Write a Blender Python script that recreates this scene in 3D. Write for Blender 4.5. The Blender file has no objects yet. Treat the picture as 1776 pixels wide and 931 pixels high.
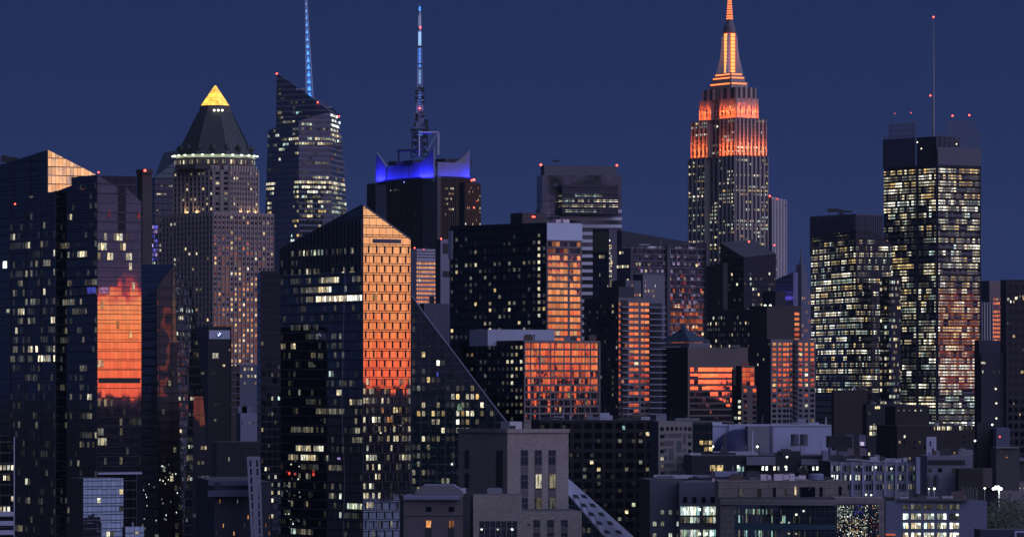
import bpy, bmesh, math, random
from math import radians, sin, cos, tan, pi, sqrt, floor
from mathutils import Vector, Matrix
S = bpy.context.scene
COL = S.collection
# ------------------------------------------------------------------ camera (level, shifted lens: verticals stay vertical)
F = 7900.0; YH = 670.0; HC = 80.0           # focal length in photo pixels, horizon row, eye height in metres
cam = bpy.data.cameras.new('camera'); camo = bpy.data.objects.new('camera', cam); COL.objects.link(camo)
camo.location = (0, 0, HC); camo.rotation_euler = (radians(90), 0, 0)
cam.sensor_width = 36.0; cam.lens = 36.0 * F / 1776.0
cam.shift_y = (YH - 465.5) / 1776.0
cam.clip_start = 1.0; cam.clip_end = 40000.0
S.camera = camo
# ------------------------------------------------------------------ dusk sky: blue in the east, afterglow low in the west (behind the camera)
W = bpy.data.worlds.new('World'); S.world = W; W.use_nodes = True
def build_world():
    nt = W.node_tree; nt.nodes.clear(); N = nt.nodes.new; L = nt.links.new
    def val(op, a, b=None, c=None):
        n = N('ShaderNodeMath'); n.operation = op
        for i, v in enumerate((a, b, c)):
            if v is None: continue
            if isinstance(v, (int, float)): n.inputs[i].default_value = v
            else: L(v, n.inputs[i])
        return n.outputs[0]
    def ramp(fac, stops):
        r = N('ShaderNodeValToRGB'); e = r.color_ramp.elements
        while len(e) < len(stops): e.new(0.5)
        for k, (p, c) in enumerate(stops):
            e[k].position = p; e[k].color = (*c, 1)
        L(fac, r.inputs[0]); return r.outputs[0]
    def smooth(x, a, b):
        n = N('ShaderNodeMapRange'); n.interpolation_type = 'SMOOTHSTEP'
        L(x, n.inputs[0]); n.inputs[1].default_value = a; n.inputs[2].default_value = b
        return n.outputs[0]
    tc = N('ShaderNodeTexCoord')
    sep = N('ShaderNodeSeparateXYZ'); L(tc.outputs['Generated'], sep.inputs[0])
    x, y, z = sep.outputs
    elev = val('MULTIPLY', val('ARCSINE', z), 180 / pi)
    az = val('MULTIPLY', val('ARCTAN2', x, val('MULTIPLY', y, -1)), 180 / pi)      # 0 = straight behind the camera, + = to the right
    dh = val('MULTIPLY', val('SUBTRACT', az, 62.0), pi / 180)
    cw = val('COSINE', dh)                                                         # 1 towards the sunset
    # even blue of the eastern sky
    base = ramp(val('DIVIDE', elev, 90.0), [(0.0, (.0095, .0215, .089)), (.03, (.0105, .0230, .091)), (.06, (.0110, .0240, .088)), (.25, (.020, .030, .095)), (1, (.05, .06, .15))])
    # broad pale light high over the sunset
    f = val('MULTIPLY', smooth(cw, -.1, 1.0), smooth(elev, 3.5, 13.0))
    f = val('MULTIPLY', f, val('SUBTRACT', 1.0, val('MULTIPLY', smooth(elev, 35, 90), .75)))
    broad = N('ShaderNodeMix'); broad.data_type = 'RGBA'
    L(f, broad.inputs[0]); broad.inputs[6].default_value = (0, 0, 0, 1); broad.inputs[7].default_value = (.86, .93, 1.55, 1)
    # burning band on the horizon
    mp = N('ShaderNodeCombineXYZ'); L(val('MULTIPLY', az, .22), mp.inputs[0]); L(val('MULTIPLY', elev, 1.5), mp.inputs[1])
    ns = N('ShaderNodeTexNoise'); ns.inputs['Scale'].default_value = 1.0; ns.inputs['Detail'].default_value = 4.0
    L(mp.outputs[0], ns.inputs['Vector'])
    wob = val('MULTIPLY', val('SUBTRACT', ns.outputs[0], .5), .6)
    el2 = val('ADD', elev, val('MULTIPLY', wob, .55))
    band = ramp(val('DIVIDE', val('ADD', el2, .5), 8.5), [
        (.03, (.80, .075, .028)), (.075, (1.0, .135, .032)), (.14, (1.0, .23, .052)), (.20, (1.0, .34, .105)),
        (.29, (1.0, .45, .18)), (.40, (.95, .49, .25)), (.48, (.5, .30, .22)), (.60, (.08, .065, .09)), (.95, (.05, .055, .12))])
    # a cloud bank hides the upper glow left of the sunset and, lower, far to its right
    top = ramp(val('DIVIDE', val('SUBTRACT', az, 40.0), 40.0), [
        (0.0, (.0, 0, 0)), (.16, (.0, 0, 0)), (.24, (.192, 0, 0)), (.355, (.192, 0, 0)), (.385, (.70, 0, 0)), (.52, (.70, 0, 0)), (.545, (.30, 0, 0)),
        (.60, (.24, 0, 0)), (.64, (.23, 0, 0)), (.70, (.17, 0, 0)), (1.0, (.12, 0, 0))])
    sp = N('ShaderNodeSeparateColor'); L(top, sp.inputs[0])
    lim = val('MULTIPLY', sp.outputs[0], 6.5)
    cm = smooth(val('SUBTRACT', lim, val('ADD', elev, val('MULTIPLY', wob, .7))), -.04, .06)
    edge = smooth(val('SUBTRACT', lim, val('ADD', elev, val('MULTIPLY', wob, .7))), .03, .24)
    cm = val('MULTIPLY', cm, smooth(az, 36, 47))
    cm = val('MULTIPLY', cm, smooth(cw, .60, .93))
    cm = val('MULTIPLY', cm, smooth(elev, -2.0, -1.0))
    mx = N('ShaderNodeMix'); mx.data_type = 'RGBA'
    rd = N('ShaderNodeMix'); rd.data_type = 'RGBA'; L(edge, rd.inputs[0]); rd.inputs[6].default_value = (.75, .045, .03, 1); L(band, rd.inputs[7])
    L(cm, mx.inputs[0]); mx.inputs[6].default_value = (.03, .02, .04, 1); L(rd.outputs[2], mx.inputs[7])
    glow = N('ShaderNodeVectorMath'); glow.operation = 'SCALE'; L(mx.outputs[2], glow.inputs[0]); glow.inputs[3].default_value = GLOW
    gf = N('ShaderNodeVectorMath'); gf.operation = 'SCALE'; L(glow.outputs[0], gf.inputs[0])
    L(val('MULTIPLY', smooth(cw, .45, .9), val('SUBTRACT', 1.0, smooth(elev, 5.0, 9.0))), gf.inputs[3])
    a1 = N('ShaderNodeVectorMath'); L(base, a1.inputs[0]); L(broad.outputs[2], a1.inputs[1])
    a2 = N('ShaderNodeVectorMath'); L(a1.outputs[0], a2.inputs[0]); L(gf.outputs[0], a2.inputs[1])
    bg = N('ShaderNodeBackground'); L(a2.outputs[0], bg.inputs[0]); bg.inputs[1].default_value = 1.0
    out = N('ShaderNodeOutputWorld'); L(bg.outputs[0], out.inputs[0])
HAZE = 0.75e-5
GLOW = 6.6
build_world()
W.cycles.sampling_method = 'MANUAL'; W.cycles.sample_map_resolution = 2048
S.view_settings.view_transform = 'Standard'; S.view_settings.look = 'None'
S.view_settings.exposure = 0.0; S.view_settings.gamma = 1.0; S.view_settings.use_curve_mapping = False
S.cycles.max_bounces = 6; S.cycles.diffuse_bounces = 2; S.cycles.glossy_bounces = 3
S.cycles.transmission_bounces = 2; S.cycles.sample_clamp_indirect = 4.0; S.cycles.caustics_reflective = False
S.cycles.use_denoising = True
S.cycles.filter_width = 1.5

# ------------------------------------------------------------------ helpers: pixels to metres and back
def PX(x, Y): return (x - 888.0) / F * Y
def PZ(y, Y): return HC + (YH - y) / F * Y
def proj(p): return 888 + p[0] / p[1] * F, YH - (p[2] - HC) / p[1] * F
def lerp(a, b, t): return a + (b - a) * t

# ------------------------------------------------------------------ materials
MATS = {}
class NT:
    def __init__(s, name):
        s.m = bpy.data.materials.new(name); s.m.use_nodes = True
        s.t = s.m.node_tree; s.t.nodes.clear()
        s.out = s.t.nodes.new('ShaderNodeOutputMaterial')
    def n(s, t, **k):
        n = s.t.nodes.new(t)
        for a, b in k.items(): setattr(n, a, b)
        return n
    def l(s, a, b): s.t.links.new(a, b)
    def v(s, op, a, b=None, c=None):
        n = s.n('ShaderNodeMath', operation=op)
        for i, q in enumerate((a, b, c)):
            if q is None: continue
            if isinstance(q, (int, float)): n.inputs[i].default_value = q
            else: s.l(q, n.inputs[i])
        return n.outputs[0]
    def mixc(s, f, a, b):
        n = s.n('ShaderNodeMix', data_type='RGBA')
        for i, q in ((0, f), (6, a), (7, b)):
            if isinstance(q, (int, float)): n.inputs[i].default_value = q
            elif isinstance(q, tuple): n.inputs[i].default_value = (*q, 1)
            else: s.l(q, n.inputs[i])
        return n.outputs[2]
    def pr(s, **k):
        p = s.n('ShaderNodeBsdfPrincipled'); s.l(p.outputs[0], s.out.inputs[0])
        for a, b in k.items():
            i = p.inputs[a.replace('_', ' ')]
            if hasattr(b, 'is_linked'): s.l(b, i)
            elif isinstance(b, tuple): i.default_value = (*b, 1)
            else: i.default_value = b
        return p

def wall(name, c, rough=.85, var=.25, scale=.05, grain=0.0):
    """masonry, concrete, stone, paint: uneven, with vertical weather streaks"""
    if name in MATS: return MATS[name]
    t = NT(name); tc = t.n('ShaderNodeTexCoord')
    a = t.n('ShaderNodeTexNoise'); a.inputs['Scale'].default_value = scale; a.inputs['Detail'].default_value = 5
    t.l(tc.outputs['Object'], a.inputs['Vector'])
    mp = t.n('ShaderNodeMapping'); mp.inputs['Scale'].default_value = (.5, .5, .03); t.l(tc.outputs['Object'], mp.inputs[0])
    b = t.n('ShaderNodeTexNoise'); b.inputs['Scale'].default_value = 1.0; b.inputs['Detail'].default_value = 3; t.l(mp.outputs[0], b.inputs['Vector'])
    f = t.v('ADD', t.v('MULTIPLY', a.outputs[0], .65), t.v('MULTIPLY', b.outputs[0], .35))
    k = t.v('ADD', 1 - var, t.v('MULTIPLY', f, 2 * var))
    if grain:
        bk = t.n('ShaderNodeTexBrick'); bk.inputs['Scale'].default_value = 1.0; bk.inputs['Brick Width'].default_value = grain * 1.6; bk.inputs['Row Height'].default_value = grain; bk.inputs['Mortar Size'].default_value = grain * .06
        bk.inputs['Color1'].default_value = (1, 1, 1, 1); bk.inputs['Color2'].default_value = (.78, .78, .78, 1); bk.inputs['Mortar'].default_value = (.55, .55, .55, 1)
        uvn = t.n('ShaderNodeUVMap'); t.l(uvn.outputs[0], bk.inputs['Vector']); k = t.v('MULTIPLY', k, bk.outputs['Color'])
    vm = t.n('ShaderNodeVectorMath', operation='SCALE'); vm.inputs[0].default_value = c; t.l(k, vm.inputs[3])
    t.pr(Base_Color=vm.outputs[0], Roughness=rough)
    MATS[name] = t.m; return t.m

def glass(name, w=1.5, h=3.5, mu=.06, mv=.12, tilt=.0015, ior=2.5, tint=(.010, .012, .018), mull=(.012, .012, .016),
          stag=0.0, warp=0.0, lean=0.0, dark=0.0, rough=0.02, pane_var=0.0, wscale=.12):
    """curtain wall: mirror panes, each hung a hair out of true, in dark frames (UV in metres)"""
    if name in MATS: return MATS[name]
    t = NT(name); uv = t.n('ShaderNodeUVMap'); sx = t.n('ShaderNodeSeparateXYZ'); t.l(uv.outputs[0], sx.inputs[0])
    vv = t.v('DIVIDE', sx.outputs[1], h); row = t.v('FLOOR', vv)
    uu = t.v('DIVIDE', sx.outputs[0], w)
    if stag: uu = t.v('ADD', uu, t.v('MULTIPLY', t.v('MODULO', row, 2.0), stag))
    colm = t.v('FLOOR', uu); fu = t.v('FRACT', uu); fv = t.v('FRACT', vv)
    oi = t.n('ShaderNodeObjectInfo')
    cc = t.n('ShaderNodeCombineXYZ'); t.l(colm, cc.inputs[0]); t.l(row, cc.inputs[1]); t.l(t.v('MULTIPLY', oi.outputs['Random'], 57.0), cc.inputs[2])
    wn = t.n('ShaderNodeTexWhiteNoise', noise_dimensions='3D'); t.l(cc.outputs[0], wn.inputs['Vector'])
    wc = t.n('ShaderNodeSeparateColor'); t.l(wn.outputs['Color'], wc.inputs[0])
    tx = t.v('MULTIPLY', t.v('SUBTRACT', wc.outputs[0], .5), tilt); ty = t.v('MULTIPLY', t.v('SUBTRACT', wc.outputs[1], .5), tilt)
    if lean: ty = t.v('SUBTRACT', ty, lean)
    if warp:
        nz = t.n('ShaderNodeTexNoise'); nz.inputs['Scale'].default_value = wscale; nz.inputs['Detail'].default_value = 2
        t.l(uv.outputs[0], nz.inputs['Vector'])
        nc = t.n('ShaderNodeSeparateColor'); t.l(nz.outputs['Color'], nc.inputs[0])
        tx = t.v('ADD', tx, t.v('MULTIPLY', t.v('SUBTRACT', nc.outputs[0], .5), warp))
        ty = t.v('ADD', ty, t.v('MULTIPLY', t.v('SUBTRACT', nc.outputs[1], .5), warp))
    nc2 = t.n('ShaderNodeCombineXYZ'); t.l(t.v('ADD', tx, .5), nc2.inputs[0]); t.l(t.v('ADD', ty, .5), nc2.inputs[1]); nc2.inputs[2].default_value = 1.0
    nm = t.n('ShaderNodeNormalMap', space='TANGENT'); t.l(nc2.outputs[0], nm.inputs['Color'])
    frame = t.v('MAXIMUM', t.v('LESS_THAN', fu, mu), t.v('LESS_THAN', fv, mv))
    blk = t.v('LESS_THAN', wc.outputs[2], dark) if dark else None
    rough_o = t.v('ADD', rough, t.v('MULTIPLY', frame, .5))
    io = t.v('SUBTRACT', ior, t.v('MULTIPLY', frame, ior - 1.35))
    if pane_var: io = t.v('SUBTRACT', io, t.v('MULTIPLY', wc.outputs[2], pane_var))
    if blk is not None: io = t.v('MAXIMUM', 1.25, t.v('SUBTRACT', io, t.v('MULTIPLY', blk, ior - 1.3)))
    p = t.pr(Base_Color=t.mixc(frame, tint, mull), Roughness=rough_o, IOR=io)
    t.l(nm.outputs[0], p.inputs['Normal'])
    MATS[name] = t.m; return t.m

def lit(name, c, s):
    """a lit window: curtains and furniture break the lamp light up, the pane still mirrors the sky a little"""
    if name in MATS: return MATS[name]
    t = NT(name); uv = t.n('ShaderNodeUVMap'); sx = t.n('ShaderNodeSeparateXYZ'); t.l(uv.outputs[0], sx.inputs[0])
    fu = t.v('FRACT', sx.outputs[0]); fv = t.v('FRACT', sx.outputs[1])
    oi = t.n('ShaderNodeObjectInfo')
    cc = t.n('ShaderNodeCombineXYZ'); t.l(t.v('FLOOR', sx.outputs[0]), cc.inputs[0]); t.l(t.v('FLOOR', sx.outputs[1]), cc.inputs[1]); t.l(t.v('MULTIPLY', oi.outputs['Random'], 91.0), cc.inputs[2])
    wn = t.n('ShaderNodeTexWhiteNoise', noise_dimensions='3D'); t.l(cc.outputs[0], wn.inputs['Vector'])
    wc = t.n('ShaderNodeSeparateColor'); t.l(wn.outputs['Color'], wc.inputs[0])
    nz = t.n('ShaderNodeTexNoise'); nz.inputs['Scale'].default_value = 1.0; nz.inputs['Detail'].default_value = 2
    c2 = t.n('ShaderNodeCombineXYZ'); t.l(t.v('ADD', t.v('MULTIPLY', fu, 4.0), t.v('MULTIPLY', wn.outputs['Value'], 80)), c2.inputs[0]); t.l(t.v('MULTIPLY', fv, 1.6), c2.inputs[1]); t.l(t.v('MULTIPLY', wc.outputs[0], 40), c2.inputs[2])
    t.l(c2.outputs[0], nz.inputs['Vector'])
    mr = t.n('ShaderNodeMapRange', interpolation_type='SMOOTHSTEP'); t.l(nz.outputs[0], mr.inputs[0]); mr.inputs[1].default_value = .36; mr.inputs[2].default_value = .58
    k = t.v('MULTIPLY', t.v('ADD', .16, t.v('MULTIPLY', t.v('POWER', wc.outputs[1], 1.7), 1.25)), t.v('ADD', .28, t.v('MULTIPLY', mr.outputs[0], 1.0)))
    fr = t.v('MULTIPLY', t.v('GREATER_THAN', fu, .07), t.v('GREATER_THAN', fv, .08))
    k = t.v('MULTIPLY', t.v('MULTIPLY', k, s), fr)
    warm = t.mixc(wc.outputs[2], tuple(min(1, q * r) for q, r in zip(c, (.92, 1.0, 1.18))), tuple(min(1, q * r) for q, r in zip(c, (1.0, .84, .66))))
    p = t.pr(Base_Color=(.012, .012, .016), Roughness=.03, IOR=1.5, Emission_Color=warm, Emission_Strength=k)
    t.m.cycles.emission_sampling = 'NONE'
    MATS[name] = t.m; return t.m

def emit(name, c, s, sample='NONE'):
    if name in MATS: return MATS[name]
    t = NT(name); t.pr(Base_Color=(.02, .02, .02), Emission_Color=c, Emission_Strength=s)
    t.m.cycles.emission_sampling = sample
    MATS[name] = t.m; return t.m
def plain(name, c, rough=.6, metal=0.0):
    if name in MATS: return MATS[name]
    t = NT(name)
    nz = t.n('ShaderNodeTexNoise'); nz.inputs['Scale'].default_value = .6; nz.inputs['Detail'].default_value = 3
    tc = t.n('ShaderNodeTexCoord'); t.l(tc.outputs['Object'], nz.inputs['Vector'])
    k = t.v('ADD', .75, t.v('MULTIPLY', nz.outputs[0], .5))
    vm = t.n('ShaderNodeVectorMath', operation='SCALE'); vm.inputs[0].default_value = c; t.l(k, vm.inputs[3])
    t.pr(Base_Color=vm.outputs[0], Roughness=rough, Metallic=metal)
    MATS[name] = t.m; return t.m

KIND = {
    'w': lit('lit cream', (1.0, .92, .62), .95), 'y': lit('lit yellow', (1.0, .74, .30), .95), 'c': lit('lit cool', (.80, 1.0, .82), .9),
    'g': lit('lit teal', (.50, .92, .80), .6), 'd': lit('lit dim', (.85, .82, .60), .20), 'e': lit('lit faint', (.70, .72, .60), .06),
    'b': lit('lit blue', (.12, .14, 1.0), .9), 'r': lit('lit red', (1.0, .10, .06), .8), 'o': lit('lit orange', (1.0, .42, .14), .95),
    'v': lit('lit violet', (.55, .40, 1.0), .7), 'W': lit('lit bright', (1.0, .96, .74), 1.9), 'C': lit('lit bright cool', (.90, 1.0, .92), 2.2)}
WIN = glass('window glass', 1, 1, 0, 0, tilt=.004, ior=2.6, pane_var=.7)
WIND = glass('window glass dull', 1, 1, 0, 0, tilt=.012, ior=1.9, pane_var=.5)
MIR = glass('window glass mirror', 1, 1, 0, 0, tilt=.006, ior=2.55, pane_var=.7, warp=.008, wscale=2.2)
WINK = glass('window glass teal', 1, 1, 0, 0, tilt=.004, ior=1.5, tint=(.01, .016, .02), pane_var=.15)
WINB = glass('window glass brown', 1, 1, 0, 0, tilt=.008, ior=1.5, tint=(.012, .011, .013), pane_var=.15)
RED = emit('beacon red', (1, .06, .04), 9.0)
RED2 = emit('beacon dim', (1, .10, .08), 1.6)
DARK = plain('dark steel', (.02, .02, .024), .5)
STEEL = plain('grey steel', (.22, .23, .26), .45)
ROOF = wall('roof gravel', (.06, .06, .065))
BAND = plain('spandrel black', (.010, .010, .013), .6)

# ------------------------------------------------------------------ mesh builder
class MB:
    def __init__(s): s.v = []; s.f = []; s.u = []; s.m = []; s.mats = []
    def mi(s, m):
        if m not in s.mats: s.mats.append(m)
        return s.mats.index(m)
    def poly(s, pts, mat, uv=None):
        i = len(s.v); s.v += [tuple(p) for p in pts]; s.f.append(tuple(range(i, i + len(pts))))
        if uv is None:
            p0 = Vector(pts[0]); ux = (Vector(pts[1]) - p0); ux.z = 0
            ux = ux.normalized() if ux.length > 1e-6 else Vector((1, 0, 0))
            uv = [((Vector(p) - p0).dot(ux), p[2]) for p in pts]
        s.u += list(uv); s.m.append(s.mi(mat))
    def box(s, c, d, mat, rz=0.0):
        """centre, full size"""
        ca, sa = cos(rz), sin(rz); P = []
        for z in (-.5, .5):
            for x, y in ((-.5, -.5), (.5, -.5), (.5, .5), (-.5, .5)):
                a, b = x * d[0], y * d[1]; P.append((c[0] + a * ca - b * sa, c[1] + a * sa + b * ca, c[2] + z * d[2]))
        for q in ((0, 1, 5, 4), (1, 2, 6, 5), (2, 3, 7, 6), (3, 0, 4, 7), (4, 5, 6, 7), (3, 2, 1, 0)):
            s.poly([P[k] for k in q], mat)
    def tube(s, a, b, r, mat, n=6, r2=None):
        a = Vector(a); b = Vector(b); d = (b - a).normalized(); r2 = r if r2 is None else r2
        e = d.orthogonal().normalized(); g = d.cross(e)
        A = [a + (e * cos(2 * pi * k / n) + g * sin(2 * pi * k / n)) * r for k in range(n)]
        B = [b + (e * cos(2 * pi * k / n) + g * sin(2 * pi * k / n)) * r2 for k in range(n)]
        for k in range(n):
            j = (k + 1) % n; s.poly([A[k], A[j], B[j], B[k]], mat)
        s.poly(B, mat); s.poly(A[::-1], mat)
    def lathe(s, c, prof, mat, n=16):
        for (r0, z0), (r1, z1) in zip(prof, prof[1:]):
            for k in range(n):
                t0, t1 = 2 * pi * k / n, 2 * pi * (k + 1) / n
                P = [(c[0] + r0 * cos(t0), c[1] + r0 * sin(t0), c[2] + z0), (c[0] + r0 * cos(t1), c[1] + r0 * sin(t1), c[2] + z0),
                     (c[0] + r1 * cos(t1), c[1] + r1 * sin(t1), c[2] + z1), (c[0] + r1 * cos(t0), c[1] + r1 * sin(t0), c[2] + z1)]
                if r1 < 1e-4: P = P[:3]
                elif r0 < 1e-4: P = [P[0]] + P[2:]
                s.poly(P, mat)
    def prism(s, fp, zb, zt, mats, cap=None):
        """fp: ccw footprint; zt scalar or per corner; mats one or per side"""
        n = len(fp); zt = zt if isinstance(zt, (list, tuple)) else [zt] * n; zb = zb if isinstance(zb, (list, tuple)) else [zb] * n
        for i in range(n):
            j = (i + 1) % n; p, q = fp[i], fp[j]; L = math.hypot(q[0] - p[0], q[1] - p[1])
            m = mats[i] if isinstance(mats, (list, tuple)) else mats
            s.poly([(p[0], p[1], zb[i]), (q[0], q[1], zb[j]), (q[0], q[1], zt[j]), (p[0], p[1], zt[i])], m, [(0, zb[i]), (L, zb[j]), (L, zt[j]), (0, zt[i])])
        if cap: s.poly([(fp[i][0], fp[i][1], zt[i]) for i in range(n)], cap)
    def mesh(s, name):
        me = bpy.data.meshes.new(name); me.from_pydata(s.v, [], s.f); me.update()
        ul = me.uv_layers.new(name='UVMap'); ul.data.foreach_set('uv', [q for p in s.u for q in p])
        for m in s.mats: me.materials.append(m)
        me.polygons.foreach_set('material_index', s.m); me.update()
        return me
    def obj(s, name, parent=None):
        o = bpy.data.objects.new(name, s.mesh(name)); COL.objects.link(o); o.parent = parent; return o

UNIT = {}
def unit_quad(mat):
    if mat.name not in UNIT:
        b = MB(); b.poly([(-.5, 0, -.5), (.5, 0, -.5), (.5, 0, .5), (-.5, 0, .5)], mat, [(0, 0), (1, 0), (1, 1), (0, 1)]); UNIT[mat.name] = b.mesh('window')
    return UNIT[mat.name]
BEAD = {}
def bead_mesh(mat):
    if mat.name not in BEAD:
        b = MB(); b.lathe((0, 0, 0), [(1e-5, -1), (.7, -.7), (1, 0), (.7, .7), (1e-5, 1)], mat, 8); BEAD[mat.name] = b.mesh('beacon')
    return BEAD[mat.name]

# ------------------------------------------------------------------ a face of a building, and a building
class Face:
    def __init__(s, b0, b1, t0, t1):      # bottom left, bottom right, top left, top right as seen from outside
        s.b0, s.b1, s.t0, s.t1 = map(Vector, (b0, b1, t0, t1))
        d = s.b1 - s.b0; s.len = d.length; s.d = d.normalized()
        s.n = s.d.cross((s.t0 - s.b0).normalized()).normalized()
    def pt(s, u, z):
        B = s.b0.lerp(s.b1, u); T = s.t0.lerp(s.t1, u); t = (z - B.z) / max(1e-6, T.z - B.z); return B + (T - B) * t
    def top(s, u): return lerp(s.t0.z, s.t1.z, u)
    def bot(s, u): return lerp(s.b0.z, s.b1.z, u)

class Bld:
    def __init__(s, name, label, cat, x, Y, group=None):
        s.o = bpy.data.objects.new(name, None); COL.objects.link(s.o); s.O = Vector((PX(x, Y), Y, 0)); s.o.location = s.O
        s.o.empty_display_size = 5
        s.o['label'] = label; s.o['category'] = cat
        if group: s.o['group'] = group
        s.Y = Y; s.F = {}; s.W = []; s.cap = 100; s.rng = random.Random(label)
    def loc(s, p): return (p[0] - s.O.x, p[1] - s.O.y, p[2])
    def part(s, name, fn, parent=None, **props):
        b = MB(); fn(b); b.v = [s.loc(p) for p in b.v]; o = b.obj(name, parent or s.o)
        for k, v in props.items(): o[k] = v
        return o
    def foot(s, xl, xc, xr, Y=None, a=31.0, depth=None, width=None):
        """front corner C at pixel xc and distance Y, right face turned a degrees; returns C, R, B, L"""
        Y = Y or s.Y; a = radians(a); C = Vector((PX(xc, Y), Y))
        if width is None:
            t = (xr - 888) / F; r = (t * Y - C.x) / (cos(a) - t * sin(a))
        else: r = width
        if depth is None:
            t = (xl - 888) / F; l = (C.x - t * Y) / (sin(a) + t * cos(a))
        else: l = depth
        R = C + Vector((cos(a), sin(a))) * r; L = C + Vector((-sin(a), cos(a))) * l
        return C, R, R + L - C, L
    def block(s, xl, xc, xr, yt, Y=None, a=31.0, ytl=None, ytr=None, mr=None, ml=None, mb=None, roof=None, depth=None, width=None, zb=0.0, key='', name='wall', yb=None, parapet=0.0):
        C, R, B, L = s.foot(xl, xc, xr, Y, a, depth, width); Y = Y or s.Y
        if yb is not None: zb = PZ(yb, Y)
        zc = PZ(yt, Y); zl = zc if ytl is None else PZ(ytl, L.y); zr = zc if ytr is None else PZ(ytr, R.y)
        zk = zl + zr - zc; zt = [zc, zr, zk, zl]
        s.part(name, lambda b: b.prism([C, R, B, L], zb, zt, [mr, mb or ml or mr, mb or mr, ml or mr]))
        if roof is not False:
            def rf(b):
                P = [C, R, B, L]; m = roof or ROOF
                cx = sum((p.x for p in P)) / 4; cy = sum((p.y for p in P)) / 4
                Q = [Vector((lerp(cx, p.x, .985), lerp(cy, p.y, .985))) for p in P]
                b.poly([(p.x, p.y, z - .02 - parapet) for p, z in zip(Q, zt)], m)
                if parapet:
                    pass
            s.part('roof', rf)
        v = lambda p, z: (p.x, p.y, z)
        s.F[key + 'r'] = Face(v(C, zb), v(R, zb), v(C, zc), v(R, zr))
        s.F[key + 'l'] = Face(v(L, zb), v(C, zb), v(L, zl), v(C, zc))
        s.zc = zc
        return C, R, B, L
    def windows(s, f, y0, y1, dy, n, wf=.6, hf=.55, p=.15, run=1.0, rowvar=.0, kinds='wwwyd', dark=None, darkp=1.0, u0=0.0, u1=1.0,
                zones=(), skip=None, out=.06, clear=.5, faint=0.0, name='window', Y=None, ref=None, joff=0.0, wj=0.0, fx=None):
        """rows every dy photo pixels between y0 and y1, n columns. p lit share, run mean length of lit runs"""
        f = s.F[f] if isinstance(f, str) else f; R = s.rng; Y = Y or s.Y
        rows = max(1, int(round((y1 - y0) / dy)))
        for r in range(rows):
            zt = PZ(y0 + r * dy, Y); hz = dy / F * Y; z0 = zt - hz * (.5 + hf / 2); z1 = zt - hz * (.5 - hf / 2)
            pr = p
            if rowvar: pr = p * (1 - rowvar + rowvar * R.choice((0, .15, .5, 1.2, 2.6)))
            on = False; kd = R.choice(kinds)
            for c in range(n):
                if fx: a0, a1 = fx[c]
                else:
                    cu = u0 + (u1 - u0) * (c + .5) / n; hw = (u1 - u0) / n * wf / 2
                    if wj: hw *= R.uniform(1 - wj, 1)
                    a0, a1 = cu - hw, cu + hw
                if z1 > min(f.top(a0), f.top(a1)) - clear or z0 < max(f.bot(a0), f.bot(a1)): continue
                m = f.pt((a0 + a1) / 2, (z0 + z1) / 2); px, py = proj(m)
                if skip and skip(px, py, r, c): continue
                q = pr; kk = kinds; dk = dark; rn = run; dkp = darkp
                for zn in zones:
                    if zn[0] <= px <= zn[2] and zn[1] <= py <= zn[3]:
                        q = zn[4]; kk = zn[5] if len(zn) > 5 and zn[5] else kinds
                        if len(zn) > 6: dk = zn[6]
                        if len(zn) > 7: rn = zn[7]
                        break
                if rn > 1:
                    if on: on = R.random() < 1 - 1 / rn
                    else: on = R.random() < min(1, q / max(.02, 1 - q) / rn)
                    if q <= 0: on = False
                    if not on or R.random() < .12 or kd not in kk: kd = R.choice(kk)
                    L_ = on
                else:
                    L_ = R.random() < q; kd = R.choice(kk)
                if L_: mat = KIND[kd]
                elif faint and R.random() < faint: mat = KIND['e'] if R.random() < .8 else KIND['d']
                elif dk is not None and R.random() < dkp: mat = dk
                else: continue
                s.W.append((f, a0, a1, z0, z1, mat, name, out))
        return s
    def one(s, f, px0, py0, px1, py1, mat, name='window', out=.1, Y=None):
        """a single pane given by its pixel box"""
        f = s.F[f] if isinstance(f, str) else f
        def U(px):
            t = (px - 888) / F; b = f.b0; d = f.b1 - f.b0; return (t * b.y - b.x) / (d.x - t * d.y)
        u0, u1 = U(px0), U(px1); Y = f.pt((u0 + u1) / 2, PZ((py0 + py1) / 2, s.Y)).y
        s.W.append((f, u0, u1, PZ(py1, Y), PZ(py0, Y), KIND.get(mat, mat) if isinstance(mat, str) else mat, name, out))
    def bands(s, f, y0, y1, dy, hf, mat, d=.35, Y=None, name='floor_trim', u0=0.0, u1=1.0):
        f = s.F[f] if isinstance(f, str) else f; Y = Y or s.Y
        N_ = int(round((y1 - y0) / dy)) + 1
        def fn(b, rows):
            for r in rows:
                z = PZ(y0 + r * dy, Y); h = hf * dy / F * Y / 2
                a0, a1 = u0, u1
                lo, hi = f.top(0), f.top(1)
                if z + h > min(lo, hi) - .1:
                    if z + h > max(lo, hi) or abs(hi - lo) < .5: continue
                    x = (z + h - lo) / (hi - lo)
                    if hi > lo: a0 = max(a0, x)
                    else: a1 = min(a1, x)
                if z - h < max(f.bot(0), f.bot(1)) or a1 - a0 < .01: continue
                P = [f.pt(a0, z - h), f.pt(a1, z - h), f.pt(a1, z + h), f.pt(a0, z + h)]; nn = f.n * d
                Q = [q + nn for q in P]
                b.poly(Q, mat); b.poly([P[3], Q[3], Q[2], P[2]][::-1], mat); b.poly([P[0], P[1], Q[1], Q[0]], mat)
                b.poly([P[0], Q[0], Q[3], P[3]], mat); b.poly([P[1], P[2], Q[2], Q[1]], mat)
        zs_ = [PZ(y0 + r * dy, Y) for r in range(N_)]; ok = [r for r in range(N_) if max(f.bot(0), f.bot(1)) < zs_[r] < max(f.top(0), f.top(1)) - .2]
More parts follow.
